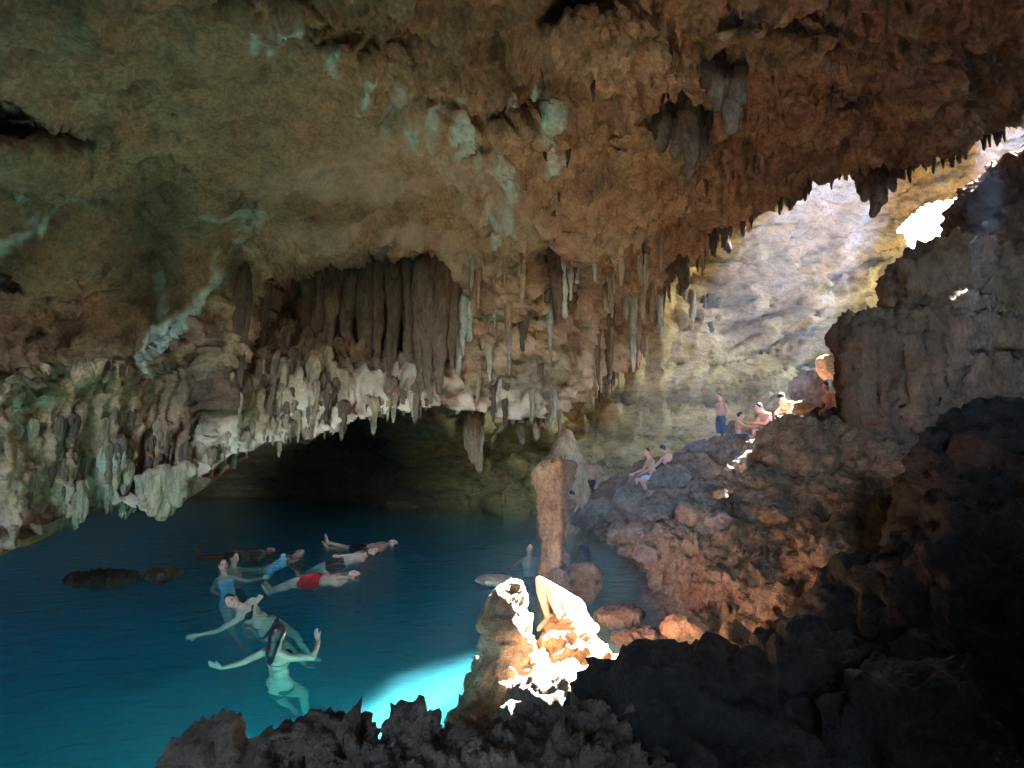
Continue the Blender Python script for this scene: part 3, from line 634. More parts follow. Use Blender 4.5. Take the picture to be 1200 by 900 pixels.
# column in the water
cb = at(646, 692, 8.8); ct = at(648, 552, 8.8); ht = ct[2]-cb[2]
ct = np.array([cb[0]+.03, cb[1], ct[2]])
cx_ = lambda f, dx=0, dy=0: np.array([cb[0]+.03*f+dx, cb[1]+dy, cb[2]-.3+(ht+.3)*f])
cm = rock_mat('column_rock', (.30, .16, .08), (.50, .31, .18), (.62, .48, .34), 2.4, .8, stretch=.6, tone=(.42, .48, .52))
col_t = [([cx_(0), cx_(.15), cx_(.4), cx_(.7), cx_(.9), cx_(1)], [.17, .11, .085, .09, .125, .18]),
         ([cx_(.86, .12), cx_(.95, .2), cx_(1.01, .27)], [.06, .05, .03]), ([cx_(.5, .1), cx_(.8, .13), cx_(.93, .14)], [.06, .07, .06]), ([cx_(.84, -.08), cx_(.97, -.22)], [.09, .05]), ([cx_(.90, .05, -.08), cx_(1.05, .1, -.1)], [.07, .03]), ([cx_(.90, -.06, -.1), cx_(1.05, -.1, -.12)], [.07, .035]), ([cx_(.80, .08), cx_(.94, .2), cx_(1.04, .3)], [.07, .055, .03]), ([cx_(.55, -.08, -.08), cx_(.8, -.1, -.1)], [.05, .06]), ([cx_(.25, .02, -.12), cx_(.6, .03, -.11)], [.05, .05]), ([cx_(0, .15), cx_(.12, .16), cx_(.3, .12)], [.12, .09, .05])]
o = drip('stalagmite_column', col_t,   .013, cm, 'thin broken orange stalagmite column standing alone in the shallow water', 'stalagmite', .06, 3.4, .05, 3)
co = get_co(o.data); set_attr(o.data, 'tone', sstep(.05, .14, co[:, 0]+.05*fbm(co, 4, 2)))  # right side greyed, its shade put into the colour
boulder(648,550,8.75,(.09,.09,.07),'small pale stone capping the top of the thin column','drip_pale',80)
drip('stalagmite', [([at(661,625,16), at(661,575,16), at(662,535,16), at(661,515,16)], [.75, .62, .42, .22]), ([at(685,625,15.8), at(682,560,15.8)], [.4, .25])], .05, M['dripstone'], 'smooth pale bell shaped stalagmite against the back wall behind the thin column', 'stalagmite', .05, 1.4, .05, 4)
drip('stalactite', [hang(556,470,540,14,.26,.06), hang(562,476,552,14,.12,.04), hang(548,476,525,14,.14,.03)], .03, M['dripstone'], 'lone stubby pendant stalactite hanging under the pale plate in the middle', seed=5)
big = [
 ([(612,258,318,.14),(624,262,340,.13),(640,262,352,.15),(652,268,378,.17),(662,268,362,.13),(672,266,340,.11),(682,270,318,.08)], 11.3, 'drip_dark', 'broad dark curtain of stalactites hanging inside the arched recess'),
 ([(655,292,345,.03),(661,280,370,.04),(668,278,352,.035),(676,278,330,.03),(684,282,312,.03),(687,284,305,.03)], 11.05, 'drip_pale', 'thin pale green drips in front of the dark curtain in the arched recess'),
 ([(497,310,455,.16),(507,310,472,.17),(518,312,460,.15),(530,318,430,.12)], 10.7, 'drip_dark', 'longest dark brown stalactite bundle at the right end of the shadowed recess'),
 ([(325,322,470,.15),(342,318,452,.13),(358,314,440,.16),(376,312,425,.14),(392,310,440,.12),(333,322,430,.12)], 10.75, 'drip_dark', 'wide dark brown curtain of dripstone at the left end of the shadowed recess'),
 ([(412,306,430,.14),(428,304,452,.16),(446,304,440,.13),(462,304,462,.15),(480,306,450,.14)], 11.0, 'drip_dark', 'ribbed dark brown curtain of dripstone in the middle of the shadowed recess'),
 ([(270,395,505,.10),(284,372,495,.13),(298,352,480,.12),(312,336,488,.14)], 10.0, 'drip_dark', 'slanting dark dripstone curtain along the left edge of the shadowed recess'),
 ([(543,350,415,.06),(537,356,436,.05),(549,356,398,.06)], 11.2, 'drip_pale', 'pale green white drip beside the longest dark stalactite bundle'),
 ([(566,340,408,.08),(575,338,420,.10),(584,338,395,.07)], 11.8, 'dripstone', 'tan stalactite pair left of the dark arch curtain'),
 ([(604,330,380,.07),(615,328,397,.10),(622,330,372,.06)], 11.8, 'drip_dark', 'short dark pointed stalactite just below the arch'),
 ([(832,-60,128,.17),(846,-60,152,.17),(858,-60,120,.14),(820,-50,95,.15),(868,-50,80,.07),(840,-60,110,.2)], 5.9, 'drip_purple', 'near black blade of drapery hanging from the top of the ceiling'),
 ([(788,85,182,.17),(803,70,204,.19),(818,80,186,.15),(774,110,172,.12),(828,90,150,.12)], 6.75, 'drip_purple', 'wide dark drapery below and left of the black blade'),
 ([(1010,188,232,.16),(1020,188,250,.17),(1030,190,236,.14),(1043,186,222,.12),(1056,180,208,.1)], 9.2, 'drip_purple', 'big dark tooth of rock hanging against the bright wall below the right ceiling'),
 ([(845,255,288,.07),(852,255,294,.08)], 11, 'drip_purple', 'small dark blob hanging at the ceiling edge left of the big dark tooth'),
 ([(596,440,500,.18),(612,436,520,.2),(628,440,515,.18),(640,450,505,.14)], 14.5, 'dripstone', 'tan flowstone curtain coming down right of the pale plate'),
 ([(172,566,594,.09),(182,562,600,.10),(192,560,606,.12),(201,562,600,.09),(210,556,590,.08),(218,550,578,.07)], 7.4, 'dripstone', 'chunky tan stalactite clump at the lowest point of the left fringe'),
 ([(686,380,448,.10),(700,376,440,.09),(676,384,430,.07)], 14.2, 'dripstone', 'brown stalactite group in the middle left of the bright wall'),
 ([(733,320,372,.11),(742,318,392,.13),(752,320,372,.09)], 13.2, 'drip_pale', 'pale grey stalactite cluster at the left end of the bright wall'),
 ([(786,300,328,.12),(797,298,345,.13)], 11.9, 'drip_purple', 'stubby dark stalactite at the ceiling edge above the bright wall'),
]
for i, (tb, d, mt, lab) in enumerate(big):
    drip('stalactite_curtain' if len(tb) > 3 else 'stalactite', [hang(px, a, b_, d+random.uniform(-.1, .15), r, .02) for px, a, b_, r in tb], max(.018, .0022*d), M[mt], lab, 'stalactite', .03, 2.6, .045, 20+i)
wallset = [([(790,345,385,.2),(798,340,402,.26),(808,346,388,.2)], 'dark green stained stalactite cluster on the bright wall'), ([(825,352,375,.14),(833,350,388,.18),(840,352,372,.12)], 'small green drip cluster on the wall right of the dark green one'),
           ([(745,395,415,.15),(757,392,425,.2),(770,396,418,.18)], 'short grey green drip cluster low on the left of the bright wall')]
gm = rock_mat('green_stained_dripstone', (.10, .12, .07), (.2, .22, .13), (.36, .36, .22), 1., .5, stretch=.3)
for i, (tb, lab) in enumerate(wallset):
    d = wall_pt(tb[1][0], tb[1][1])[1]-.25
    drip('stalactite', [hang(px, a, b_, d, r, .03) for px, a, b_, r in tb], .05, gm, lab, 'stalactite', .05, 1.6, .06, 50+i)

# small drips of the fringes: parts of the ceiling rock they grew from
protos = []
for k in range(9):
    a = random.Random(k); r0 = a.uniform(.08, .15); tb = []
    for j in range(a.choice([1, 2, 2, 3])):
        ox, oy = (0, 0) if j == 0 else (a.uniform(-.16, .16), a.uniform(-.1, .1)); L = 1. if j == 0 else a.uniform(.4, .85)
        tb.append(([np.array([ox*1.3, oy*1.3, .5]), np.array([ox*1.05, oy, .05]), np.array([ox+.02, oy, -.45*L]), np.array([ox+a.uniform(-.03, .03), oy, -.78*L]), np.array([ox, oy, -L])], [r0*2.1, r0*1.35, r0*.85, r0*.5, .03]))
    me = remesh('stalactite', [tube_mesh(*q) for q in tb], .036, 2)
    weather(me, .05, 3.4, .07, k); protos.append(me)
mats = ['dripstone', 'drip_dark', 'drip_pale', 'drip_purple']
pm = {}
for k, me in enumerate(protos):
    for m_ in mats:
        c = me.copy(); c.materials.clear(); c.materials.append(M[m_]); pm[k, m_] = c
def lerp_poly(pts, n_):
    pts = np.asarray(pts, float); L = np.concatenate([[0], np.cumsum(np.linalg.norm(np.diff(pts, axis=0), axis=1))])
    s_ = np.sort(rng.uniform(0, L[-1], n_)); return np.stack([np.interp(s_, L, pts[:, 0]), np.interp(s_, L, pts[:, 1])], 1)
drops = []
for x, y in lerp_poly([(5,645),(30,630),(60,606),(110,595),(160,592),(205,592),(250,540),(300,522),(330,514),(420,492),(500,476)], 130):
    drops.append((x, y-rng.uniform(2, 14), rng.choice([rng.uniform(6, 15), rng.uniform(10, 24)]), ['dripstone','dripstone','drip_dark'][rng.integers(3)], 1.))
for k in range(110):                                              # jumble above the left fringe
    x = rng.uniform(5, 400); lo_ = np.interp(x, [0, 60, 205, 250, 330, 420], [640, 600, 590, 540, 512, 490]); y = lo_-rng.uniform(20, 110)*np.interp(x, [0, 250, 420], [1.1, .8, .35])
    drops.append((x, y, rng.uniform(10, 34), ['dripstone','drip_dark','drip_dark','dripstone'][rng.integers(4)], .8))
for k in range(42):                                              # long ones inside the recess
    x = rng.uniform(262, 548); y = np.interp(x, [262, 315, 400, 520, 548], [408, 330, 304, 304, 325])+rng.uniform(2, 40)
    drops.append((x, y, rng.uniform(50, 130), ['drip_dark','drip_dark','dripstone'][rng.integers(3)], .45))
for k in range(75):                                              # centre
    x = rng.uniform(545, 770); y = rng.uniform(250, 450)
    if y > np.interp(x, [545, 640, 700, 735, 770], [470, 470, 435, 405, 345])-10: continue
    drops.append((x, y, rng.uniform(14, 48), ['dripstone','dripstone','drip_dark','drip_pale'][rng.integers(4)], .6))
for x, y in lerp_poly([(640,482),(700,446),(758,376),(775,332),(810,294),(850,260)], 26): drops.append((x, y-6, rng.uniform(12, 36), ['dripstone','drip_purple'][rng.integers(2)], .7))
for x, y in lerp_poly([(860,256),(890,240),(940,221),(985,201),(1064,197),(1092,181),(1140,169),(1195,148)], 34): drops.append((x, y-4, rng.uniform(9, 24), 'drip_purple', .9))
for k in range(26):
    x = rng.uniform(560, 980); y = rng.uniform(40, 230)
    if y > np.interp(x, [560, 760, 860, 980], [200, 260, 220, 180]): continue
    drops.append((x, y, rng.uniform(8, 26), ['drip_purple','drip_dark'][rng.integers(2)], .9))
ents = []
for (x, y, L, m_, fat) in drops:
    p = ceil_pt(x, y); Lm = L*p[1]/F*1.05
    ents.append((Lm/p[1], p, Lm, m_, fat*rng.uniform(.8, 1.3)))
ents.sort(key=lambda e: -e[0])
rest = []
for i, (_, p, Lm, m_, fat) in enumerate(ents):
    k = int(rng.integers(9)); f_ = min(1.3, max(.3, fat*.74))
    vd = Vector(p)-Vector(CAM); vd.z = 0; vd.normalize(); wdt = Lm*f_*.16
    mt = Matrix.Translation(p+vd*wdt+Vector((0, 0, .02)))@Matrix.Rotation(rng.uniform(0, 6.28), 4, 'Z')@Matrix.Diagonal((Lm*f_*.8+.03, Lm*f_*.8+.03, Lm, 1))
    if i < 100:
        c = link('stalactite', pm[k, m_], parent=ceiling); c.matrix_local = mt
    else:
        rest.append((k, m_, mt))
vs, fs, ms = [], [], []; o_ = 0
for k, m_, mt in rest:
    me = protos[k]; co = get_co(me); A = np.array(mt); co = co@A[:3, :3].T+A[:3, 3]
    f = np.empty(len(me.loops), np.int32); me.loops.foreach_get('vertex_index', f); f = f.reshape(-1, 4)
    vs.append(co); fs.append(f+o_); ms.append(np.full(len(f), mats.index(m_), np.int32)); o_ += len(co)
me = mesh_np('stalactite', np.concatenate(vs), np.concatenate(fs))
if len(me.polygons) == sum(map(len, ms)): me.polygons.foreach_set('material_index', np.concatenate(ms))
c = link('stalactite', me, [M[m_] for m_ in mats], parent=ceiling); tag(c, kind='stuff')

# ------------------------------------------------------------------ people
def skin_mat(name, c):
    m, t, b = new_mat(name); tc = N(t, 'ShaderNodeTexCoord')
    f = noise_node(t, tc.outputs['Object'], 9, 4, .6)
    t.links.new(ramp(t, f, [(.3, tuple(x*y for x, y in zip(c, (.88, .82, .78)))), (.7, c)]), b.inputs['Base Color'])
    b.inputs['Roughness'].default_value = .42; b.inputs['Specular IOR Level'].default_value = .5
    return m
SK = {'pale': skin_mat('pale_skin', (.70, .43, .31)), 'tan': skin_mat('tan_skin', (.46, .27, .18)), 'brown': skin_mat('brown_skin', (.30, .17, .11)), 'pink': skin_mat('sunburnt_skin', (.66, .36, .27))}
eye_m = plain_mat('eyes', (.02, .015, .012), .2); lip_m = plain_mat('lips', (.38, .12, .10), .4)
CL = {k: plain_mat(k+'_fabric', c, .75, .2, .15, 30) for k, c in dict(black=(.02, .02, .025), navy=(.03, .05, .11), red=(.55, .03, .03), green=(.008, .07, .045), lightblue=(.30, .50, .66), pink=(.75, .20, .26), paleblue=(.45, .60, .72), rose=(.75, .35, .42)).items()}
hair_m = plain_mat('dark_hair', (.018, .012, .01), .35, .5, .4, 40)
brown_hair = plain_mat('brown_hair', (.06, .035, .02), .4, .5, .4, 40)
def unit(v):
    v = np.asarray(v, float); return v/(np.linalg.norm(v)+1e-9)
def person(label, head, torso, fwd, look=None, aL=None, aR=None, lL=None, lR=None, skin='tan', female=False, hair='short', hairc=None, clothes=(), voxel=.012, h=1.0, group=None, fing=.0088, anchor='head'):
    """head: world position of the head centre; every direction is a world vector"""
    t_ = unit(torso); f_ = unit(np.asarray(fwd, float)-np.dot(fwd, t_)*t_); x_ = np.cross(f_, t_)
    look = unit(look if look is not None else fwd)
    O = np.zeros(3)                                       # pelvis
    sh = .165 if not female else .15
    waist = O+t_*.17+f_*.012; chest = O+t_*.34+f_*.005; neck = O+t_*.49-f_*.01
    hd = neck+unit(t_+.35*look)*.185
    up = unit(t_-np.dot(t_, look)*look) if abs(np.dot(t_, look)) < .95 else unit(-f_)
    hx = np.cross(look, up)
    B = lambda a, b_, c: np.stack([a, b_, c], 1)
    TB, HB = B(x_, f_, t_), B(hx, look, up)
    E = lambda c, r, R=TB: uv_sphere(c, r, 16, 11, R)
    hip = .165 if female else .15
    Pt = [E(O, (hip, .11, .115)), E(O-t_*.05-f_*.045, (hip*.8, .09, .09)), E(waist, (.122 if female else .14, .09, .13)), E(chest, (.142 if female else .165, .105, .15)),
          tube_mesh([neck-t_*.065-x_*sh*.86, neck-t_*.035, neck-t_*.065+x_*sh*.86], [.052, .062, .052]), tube_mesh([neck-t_*.05, hd-up*.04-look*.015], [.06, .05])]
    if female:
        for s in (-1, 1): Pt.append(E(chest+t_*.02+x_*s*.065+f_*.085, (.058, .042, .05)))
    Pt += [E(hd, (.073, .092, .112), HB), E(hd-up*.055+look*.035, (.052, .055, .052), HB), tube_mesh([hd+look*.088+up*.012, hd+look*.105-up*.02], [.010, .014], 8)]
    for s in (-1, 1): Pt.append(E(hd+hx*s*.074-look*.008-up*.005, (.012, .02, .03), HB))
    def arm(s, a):
        a = a or ((.25*s*x_-t_), (.1*s*x_-t_+.2*f_))
        u1, u2 = unit(a[0]), unit(a[1]); u3 = unit(a[2]) if len(a) > 2 else u2
        p0 = neck-t_*.07+x_*s*sh; p1 = p0+u1*.27; p2 = p1+u2*.245
        r = .9 if female else 1.
        Pt.append(tube_mesh([p0, p0+u1*.10, p1], [.05*r, .046*r, .037*r])); Pt.append(tube_mesh([p1, p1+u2*.07, p2], [.037*r, .040*r, .025*r]))
        side = np.cross(u3, f_); side = unit(side) if np.linalg.norm(side) > .2 else unit(np.cross(u3, t_)); nrm = np.cross(side, u3)
        Pt.append(uv_sphere(p2+u3*.045, (.038, .018, .052), 12, 9, B(side, nrm, u3)))
        for q, (o_, L) in enumerate(((-.029, .068), (-.010, .080), (.010, .075), (.028, .058))):
            k0 = p2+u3*.078+side*o_; k1 = k0+unit(u3+side*o_*4)*L*.55; k2 = k1+unit(u3+nrm*.45+side*o_*3)*L*.45
            Pt.append(tube_mesh([k0-u3*.02, k1, k2], [fing*1.1, fing, fing*.85], 8))
        k0 = p2+u3*.03-side*.028; Pt.append(tube_mesh([k0, k0-side*.028+u3*.028, k0-side*.036+u3*.06+nrm*.01], [fing*1.3, fing*1.15, fing], 8))
        return p2
    aLw, aRw = arm(-1, aL), arm(1, aR)
    lw = []
    for s, l in ((-1, lL), (1, lR)):
        l = l or ((.06*s*x_-t_), -t_)
        u1, u2 = unit(l[0]), unit(l[1]); u3 = unit(l[2]) if len(l) > 2 else unit(f_-.3*t_)
        p0 = O+x_*s*.085-t_*.03; p1 = p0+u1*.42; p2 = p1+u2*.40
        back = -f_
        Pt.append(tube_mesh([p0, p0+u1*.14, p1], [.088 if female else .085, .082, .053])); Pt.append(tube_mesh([p1, p1+u2*.12+back*.012, p2], [.051, .055, .033]))
        Pt.append(tube_mesh([p2-u3*.045+u2*.03, p2+u3*.09+u2*.04, p2+u3*.165+u2*.05], [.034, .036, .024]))
        lw.append((p0, u1, p1, u2))
    me = remesh('person_body', [(v*h, f) for v, f in Pt], voxel, 2)
    off = np.asarray(head, float)-hd*h
    co = get_co(me)/h
    # base point of the figure
    zmin = co[:, 2].min()*h
    base = off+np.array([0, 0, zmin])
    root = bpy.data.objects.new('person', None); COL.objects.link(root); root.location = base; root.empty_display_size = .2
    tag(root, label, 'person', group)
    nf = len(me.polygons); cen = np.empty(nf*3, np.float32); me.polygons.foreach_get('center', cen); cen = cen.reshape(-1, 3)/h
    mi = np.zeros(nf, np.int32)
    for s in (-1, 1): mi[np.linalg.norm(cen-(hd+look*.085+hx*s*.032+up*.012), axis=1) < .0125] = 1
    q = cen-(hd+look*.088-up*.058); mi[(np.abs(q@hx) < .026) & (np.abs(q@up) < .010) & (np.linalg.norm(q, axis=1) < .04)] = 2
    set_co(me, co*h+off-base)
    body = link('body', me, [SK[skin], eye_m, lip_m], parent=root); me.polygons.foreach_set('material_index', mi)
    def child(name, parts, mat, vx=voxel):
        m_ = remesh(name, [(v*h, f) for v, f in parts], vx, 2); set_co(m_, get_co(m_)+off-base); return link(name, m_, mat, parent=root)
    hc = hairc or hair_m
    if hair:
        hp = [E(hd+up*.022-look*.018, (.080, .093, .104), HB)]
        if hair == 'long':
            hp += [E(hd-look*.06-up*.05, (.072, .05, .12), HB), tube_mesh([hd-look*.07-up*.03, neck-f_*.09+t_*.02, neck-f_*.11-t_*.07], [.064, .058, .035])]
        if hair == 'wet':
            hp += [E(hd-look*.055-up*.06, (.068, .045, .09), HB)]
        child('hair', hp, hc)
    for c in clothes:
        kind, colr = c
        if kind == 'shorts':
            pr = [E(O-t_*.01, (hip+.014, .124, .115)), E(O-t_*.06-f_*.045, (hip*.8+.016, .106, .095))]
            for p0, u1, p1, u2 in lw: pr.append(tube_mesh([p0, p0+u1*.14, p0+u1*.25], [.099, .096, .090]))
            child('shorts', pr, CL[colr])
        if kind == 'trunks_long':
            pr = [E(O, (hip+.014, .124, .12)), E(O-t_*.06-f_*.045, (hip*.8+.016, .106, .095))]
            for p0, u1, p1, u2 in lw: pr.append(tube_mesh([p0, p0+u1*.16, p0+u1*.36], [.099, .096, .080]))
            child('shorts', pr, CL[colr])
        if kind == 'bikini_bottom':
            pr = [E(O-t_*.035, (hip+.014, .128, .08)), E(O-t_*.07-f_*.048, (hip*.74, .102, .07))]
            child('bikini_bottom', pr, CL[colr])
        if kind == 'bikini_top':
            pr = [E(chest+t_*.02, (.153, .117, .048))]
            for s in (-1, 1): pr.append(E(chest+t_*.02+x_*s*.065+f_*.09, (.062, .047, .052)))
            child('bikini_top', pr, CL[colr])
        if kind == 'bikini_strap':
            pr = [E(chest+t_*.0, (.150, .114, .016))]
            for s in (-1, 1): pr.append(E(chest+t_*.02+x_*s*.065+f_*.09, (.062, .047, .052)))
            child('bikini_top', pr, CL[colr])
        if kind == 'swimsuit':
            pr = [E(O, (hip+.008, .118, .12)), E(O-t_*.05-f_*.045, (hip*.8, .098, .09)), E(waist, (.132, .099, .138)), E(chest-t_*.01, (.150, .113, .135))]
            if female: pr += [E(chest+t_*.02+x_*s*.065+f_*.088, (.062, .054, .06)) for s in (-1, 1)]
            child('swimsuit', pr, CL[colr])
        if kind == 'shirt':
            pr = [E(waist, (.150, .105, .15)), E(chest, (.175, .118, .155)), tube_mesh([neck-t_*.07-x_*sh*.8, neck-t_*.05, neck-t_*.07+x_*sh*.8], [.060, .066, .060])]
            child('shirt', pr, CL[colr])
        if kind == 'cap':
            pr = [E(hd+up*.045-look*.01, (.086, .098, .085), HB), uv_sphere(hd+up*.04+look*.11, (.062, .06, .012), 14, 8, HB)]
            child('cap', pr, CL[colr])
    return root, off, h
Z_ = np.array([0, 0, .10])
# ---- swimmers
person('woman seen from behind with wet black hair and green bikini bottoms, arms spread', at(327, 731, 6.6)-Z_, (.05, -.40, .9), (.25, .9, .4), look=(.25, .95, .12),
       aL=((-.8, .05, -.4), (-.55, -.65, .02), (-.6, -.2, .3)), aR=((.85, .3, -.12), (-.05, .75, .35), (-.4, .3, .7)), lL=((-.12, .75, -.65), (.1, .75, -.6), (0, .7, -.7)), lR=((.2, .85, -.5), (-.05, .45, -.85), (0, .3, -.9)),
       skin='pale', female=True, hair='long', clothes=(('bikini_bottom', 'green'), ('bikini_strap', 'green')), voxel=.008, fing=.0085)
person('laughing woman with dark hair in a black bikini top floating towards the camera', at(272, 696, 8.1)-Z_, (-.62, -.42, .66), (.3, -.75, .55), look=(.35, -.95, .12),
       aR=((-.7, -.4, -.35), (-.65, -.75, .0), (-.8, -.55, 0)), aL=((.45, -.5, -.35), (.15, -.6, .65), (.5, -.1, .7)), lL=((.6, .5, -.6), (.5, .2, -.8)), lR=((.75, .25, -.6), (.3, .6, -.7)),
       skin='pale', female=True, hair='wet', clothes=(('bikini_top', 'black'), ('bikini_bottom', 'black')), voxel=.009)
person('woman in a light blue swimsuit treading water, left of the two heads close together', at(262, 656, 10.6)-Z_, (-.3, .15, .9), (.7, -.6, .1), look=(.6, -.7, .25), aL=((.9, .2, -.3), (.95, .1, .15)), aR=((.2, -.9, -.4), (.7, -.7, 0)), lL=((.7, -.2, -.7), (.6, .1, -.8)), lR=((.5, -.4, -.8), (.6, 0, -.8)),
       skin='pale', female=True, hair='wet', clothes=(('swimsuit', 'lightblue'),))
person('swimmer with wet dark hair facing right, behind the woman in the light blue swimsuit', at(275, 648, 11.5)-Z_, (-.2, .1, .95), (.9, -.3, .1), look=(.9, -.4, .1), aL=((.8, .4, -.2), (1, .1, 0)), aR=((.6, -.5, -.5), (.9, -.3, 0)), lL=((.5, 0, -.9), (.1, .2, -1)), lR=((.6, -.1, -.8), (.1, .2, -1)), skin='pale', hair='wet', clothes=(('shorts', 'navy'),))
person('floating swimmer in a pale blue top with legs stretched left and head raised', at(351, 643, 12.0)-Z_, (.82, .2, .48), (-.25, -.45, .85), look=(.4, -.85, .25), aL=((.3, .6, -.6), (.2, .8, -.3)), aR=((.3, -.8, -.25), (.7, -.5, .2)), lL=((-.97, .1, -.02), (-.95, -.05, -.2)), lR=((-.93, -.3, .04), (-.95, -.05, -.25)), skin='tan', female=True, hair='wet', clothes=(('swimsuit', 'paleblue'),))
person('man in bright red shorts floating on his back with legs to the left', at(416, 668, 10.0)-Z_, (.97, -.1, .08), (0, -.25, .97), look=(.05, -.3, .95), aL=((-.4, .9, .12), (-.7, .6, .2)), aR=((-.2, -.95, .05), (.75, -.5, .15)), lL=((-.97, .2, -.12), (-.95, -.1, -.25)), lR=((-.95, -.22, -.05), (-.9, .05, -.35)), skin='pale', hair='wet', clothes=(('shorts', 'red'),))
person('man in black shorts floating on his back with one arm stretched to the left', at(438, 640, 11.9)-Z_, (.9, .1, .30), (-.15, -.4, .9), look=(.45, -.6, .65), aL=((-.9, .4, .15), (-1, .1, .08)), aR=((-.5, -.8, -.1), (-.9, -.3, 0)), lL=((-.95, .15, -.28), (-.9, 0, -.4)), lR=((-.95, -.25, -.18), (-.85, 0, -.45)), skin='pale', hair='wet', clothes=(('shorts', 'black'),))
person('floating swimmer farthest back with one leg lifted out of the water at the left', at(461, 632, 13.2)-Z_, (.97, 0, .12), (-.1, -.3, .95), look=(.3, -.35, .85), aL=((-.5, .8, 0), (-.8, .5, 0)), aR=((-.3, -.9, -.1), (-.8, -.4, 0)), lL=((-.98, .1, .18), (-.95, 0, .26), (-.2, 0, 1)), lR=((-1, -.15, .0), (-1, 0, -.02)), skin='tan', hair='wet', clothes=(('shorts', 'black'),))
person('dim swimmer floating in the dark behind the light blue swimsuits', at(318, 641, 12.7)-Z_, (.9, .1, .12), (0, -.3, .95), look=(.2, -.4, .9), lL=((-1, 0, .04), (-1, .1, 0)), lR=((-1, -.2, .06), (-1, 0, .05)), aR=((-.6, -.7, .1), (-.95, -.2, .1)), aL=((-.6, .7, 0), (-.9, .2, 0)), skin='brown', hair='wet', clothes=(('shorts', 'black'),))
person('swimmer up to the shoulders in the water left of the thin column', at(621, 637, 12.6)-Z_, (0, .1, 1), (0, -1, 0), look=(.15, -1, .05), aL=((.7, -.4, -.5), (.2, -.9, -.1)), aR=((-.8, -.3, -.5), (-.4, -.9, -.1)), skin='pale', hair='short', clothes=(('shorts', 'navy'),))
person('bather bending over in the water just right of the thin column', at(657, 634, 12.4)-Z_, (-.15, -.3, .9), (-.8, -.5, -.1), look=(-.8, -.4, -.4), aR=((-.4, -.4, -.8), (-.3, -.4, -.9)), aL=((-.2, -.2, -1), (-.4, -.2, -.9)), skin='pink', hair='short', clothes=(('shorts', 'black'),))
person('small child in the shallows with head and shoulders above the water right of the column', at(684, 621, 12.8)-Z_*2, (0, .1, 1), (-.3, -1, 0), skin='brown', hair='short', h=.72, clothes=(('shirt', 'navy'), ('shorts', 'black')), voxel=.011)
person('swimmer behind the sunlit mound with head beside the column foot', at(673, 690, 8.9)-Z_, (.1, .2, .95), (.2, -1, 0), look=(.6, -.75, -.1), skin='pale', hair='wet', clothes=(('shorts', 'black'),), aL=((.7, -.4, -.6), (.3, -.9, 0)), aR=((-.6, -.5, -.6), (-.3, -.9, 0)), voxel=.01)
# ---- on the mound
person('bather in a pink swimsuit lying on the sunlit mound with knees drawn up', at(664, 716, 6.12)+np.array([.32, .32, -.44]), (.36, .44, -.78), (-.1, -.35, .9), look=(-.1, .2, .95), aL=((-.7, .6, -.2), (-.8, .3, -.3)), aR=((-.4, -.5, -.6), (-.8, -.2, -.3)),
       lL=((-.76, -.15, .62), (.30, -.55, -.75), (-.6, -.6, -.3)), lR=((-.80, .1, .52), (.2, -.45, -.85), (-.6, -.5, -.3)), skin='pink', female=True, hair='wet', clothes=(('swimsuit', 'rose'),), voxel=.009, h=.92)
# ---- on the far rocks
def seat(px, py, d, r=(.38, .34, .22)):
    boulder(px, py, d, r, 'grey brown boulder in the rubble heap below the seated bathers', 'grey', int(px), 'boulders in the rubble heap', .2)
person('standing man in black shorts facing left on the far rocks', at(843, 465, 17), (.02, 0, 1), (-.85, -.4, 0), look=(-.8, -.5, -.25), aL=((.15, -.25, -1), (-.2, -.3, -1)), aR=((.1, .2, -1), (-.1, .1, -1)), lL=((.05, -.06, -1), (.05, 0, -1), (-.8, -.5, -.1)), lR=((.0, .1, -1), (.02, .05, -1), (-.8, -.5, -.1)), skin='tan', clothes=(('trunks_long', 'navy'),))
person('big sunlit man in pink shorts sitting hunched and facing left', at(889, 478, 15.4), (-.42, 0, .9), (-.9, -.25, -.3), look=(-.95, -.2, -.3), aL=((-.55, -.2, -.75), (-.95, -.1, .05)), aR=((-.5, .2, -.8), (-.95, .1, 0)), lL=((-.92, -.2, .15), (.1, 0, -1), (-.9, -.2, -.1)), lR=((-.9, .15, .12), (.05, .1, -1), (-.9, .1, -.1)), skin='pink', hair='short', clothes=(('shorts', 'pink'),), h=1.1)
person('bather sitting opposite the big man in pink shorts with arms reaching out', at(868, 487, 15.7), (.15, .1, .95), (.9, -.2, 0), look=(.9, -.2, -.1), aL=((.8, -.1, -.5), (.95, 0, .1)), aR=((.75, -.3, -.5), (.95, -.1, .05)), lL=((.8, .1, .1), (.15, 0, -1)), lR=((.75, -.3, .05), (.1, 0, -1)), skin='tan', clothes=(('shorts', 'navy'),), h=.92)
person('sunlit bather in a dark cap leaning forward with crossed arms', at(916, 466, 15.2), (-.5, -.15, .85), (-.8, -.5, -.2), look=(-.8, -.5, -.35), aL=((-.4, -.5, -.7), (-.6, .5, -.1)), aR=((-.6, 0, -.8), (-.3, -.9, -.1)), lL=((-.85, -.4, .1), (.1, 0, -1)), lR=((-.9, 0, .1), (.05, 0, -1)), skin='pink', clothes=(('cap', 'navy'), ('shorts', 'navy')))
person('bather glowing orange in the sun, half hidden by the dark flowstone block', at(968, 453, 13.6), (-.1, 0, 1), (-.9, -.3, 0), look=(-.8, -.3, -.4), aL=((-.4, -.3, -.9), (-.8, -.2, -.3)), aR=((-.3, .2, -.9), (-.8, .1, -.2)), lL=((-.9, -.2, .1), (.1, 0, -1)), lR=((-.9, .1, .1), (.1, 0, -1)), skin='pink', clothes=(('shorts', 'red'),))
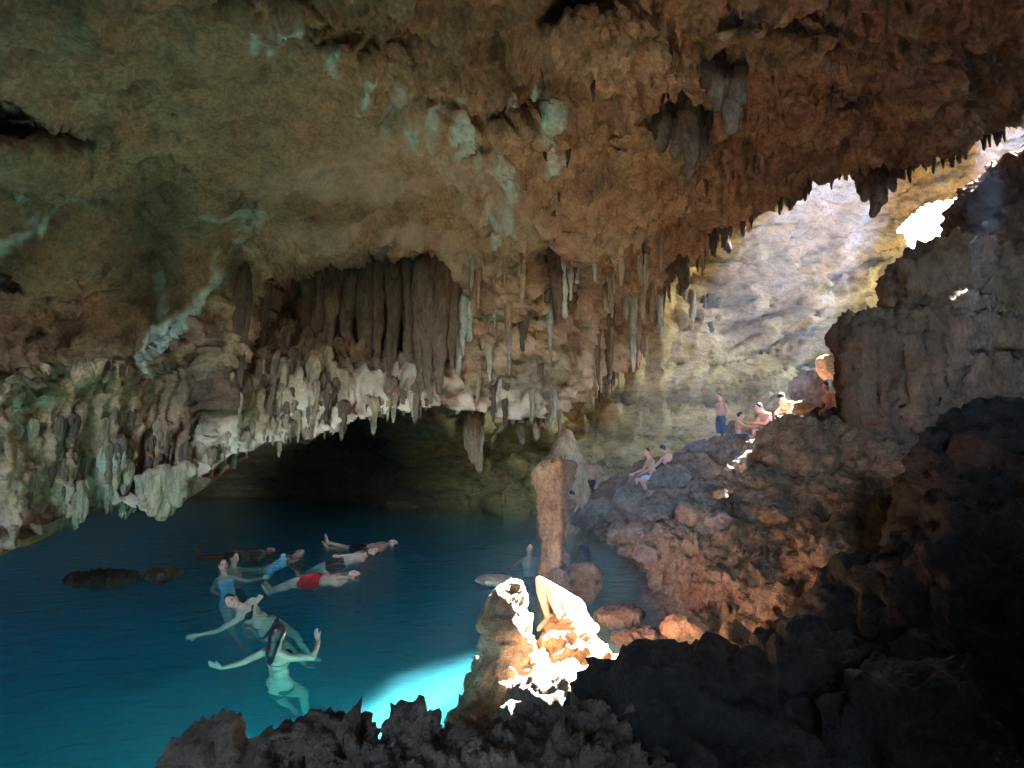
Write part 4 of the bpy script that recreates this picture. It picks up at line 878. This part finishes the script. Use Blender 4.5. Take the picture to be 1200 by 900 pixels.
person('dark haired man in light blue shorts sitting on the lower rocks facing left', at(758, 530, 15), (-.2, 0, .97), (-.9, -.2, 0), look=(-.8, -.4, .1), aL=((-.5, -.3, -.8), (-.8, -.2, -.4)), aR=((-.45, .1, -.85), (-.8, .1, -.3)), lL=((-.75, -.25, -.2), (.35, -.2, -.9), (-.8, -.2, -.3)), lR=((-.8, .1, -.1), (.2, 0, -1), (-.8, .1, -.3)), skin='pink', clothes=(('shorts', 'paleblue'),))
person('bather with a bare back sitting just right of the man in light blue shorts', at(776, 526, 15.6), (-.25, -.1, .95), (-.5, .8, 0), look=(-.8, .3, -.2), aL=((-.6, .3, -.7), (-.5, .6, -.3)), aR=((.2, .4, -.9), (-.2, .8, -.4)), lL=((-.6, .7, .1), (0, .1, -1)), lR=((-.2, .9, .1), (0, .1, -1)), skin='pink', clothes=(('shorts', 'black'),))
person('man in black shorts standing in shadow beside the pale bell shaped stalagmite', at(691, 538, 15.6), (.02, 0, 1), (-.3, -.9, 0), look=(-.5, -.8, -.2), aL=((.2, -.1, -1), (-.3, -.3, -.9)), aR=((-.2, 0, -1), (.3, -.4, -.8)), lL=((.08, 0, -1), (.04, 0, -1), (0, -.9, -.2)), lR=((-.08, -.1, -1), (-.05, 0, -1), (-.3, -.9, -.2)), skin='brown', clothes=(('shorts', 'black'),), h=.95)
person('bather crouching at the water below the man in black shorts', at(670, 580, 14.4), (-.45, -.1, .85), (-.85, -.3, -.3), look=(-.8, -.3, -.5), aL=((-.5, -.2, -.8), (-.4, -.1, -.9)), aR=((-.5, .2, -.8), (-.4, 0, -.9)), lL=((-.85, -.3, .1), (.4, 0, -.9)), lR=((-.9, .1, .1), (.4, .1, -.9)), skin='tan', hair='short', clothes=(('shorts', 'black'),), h=.9)
for a in ((770,566,15.1),(788,560,15.6),(868,518,15.9,(.4,.35,.25)),(930,506,15.2),(1000,496,13.7,(.5,.4,.3)),(682,606,14.4),(692,602,15.7,(.5,.45,.2)),(844,528,17.1,(.5,.45,.2)),(897,522,15.5)): seat(*a)
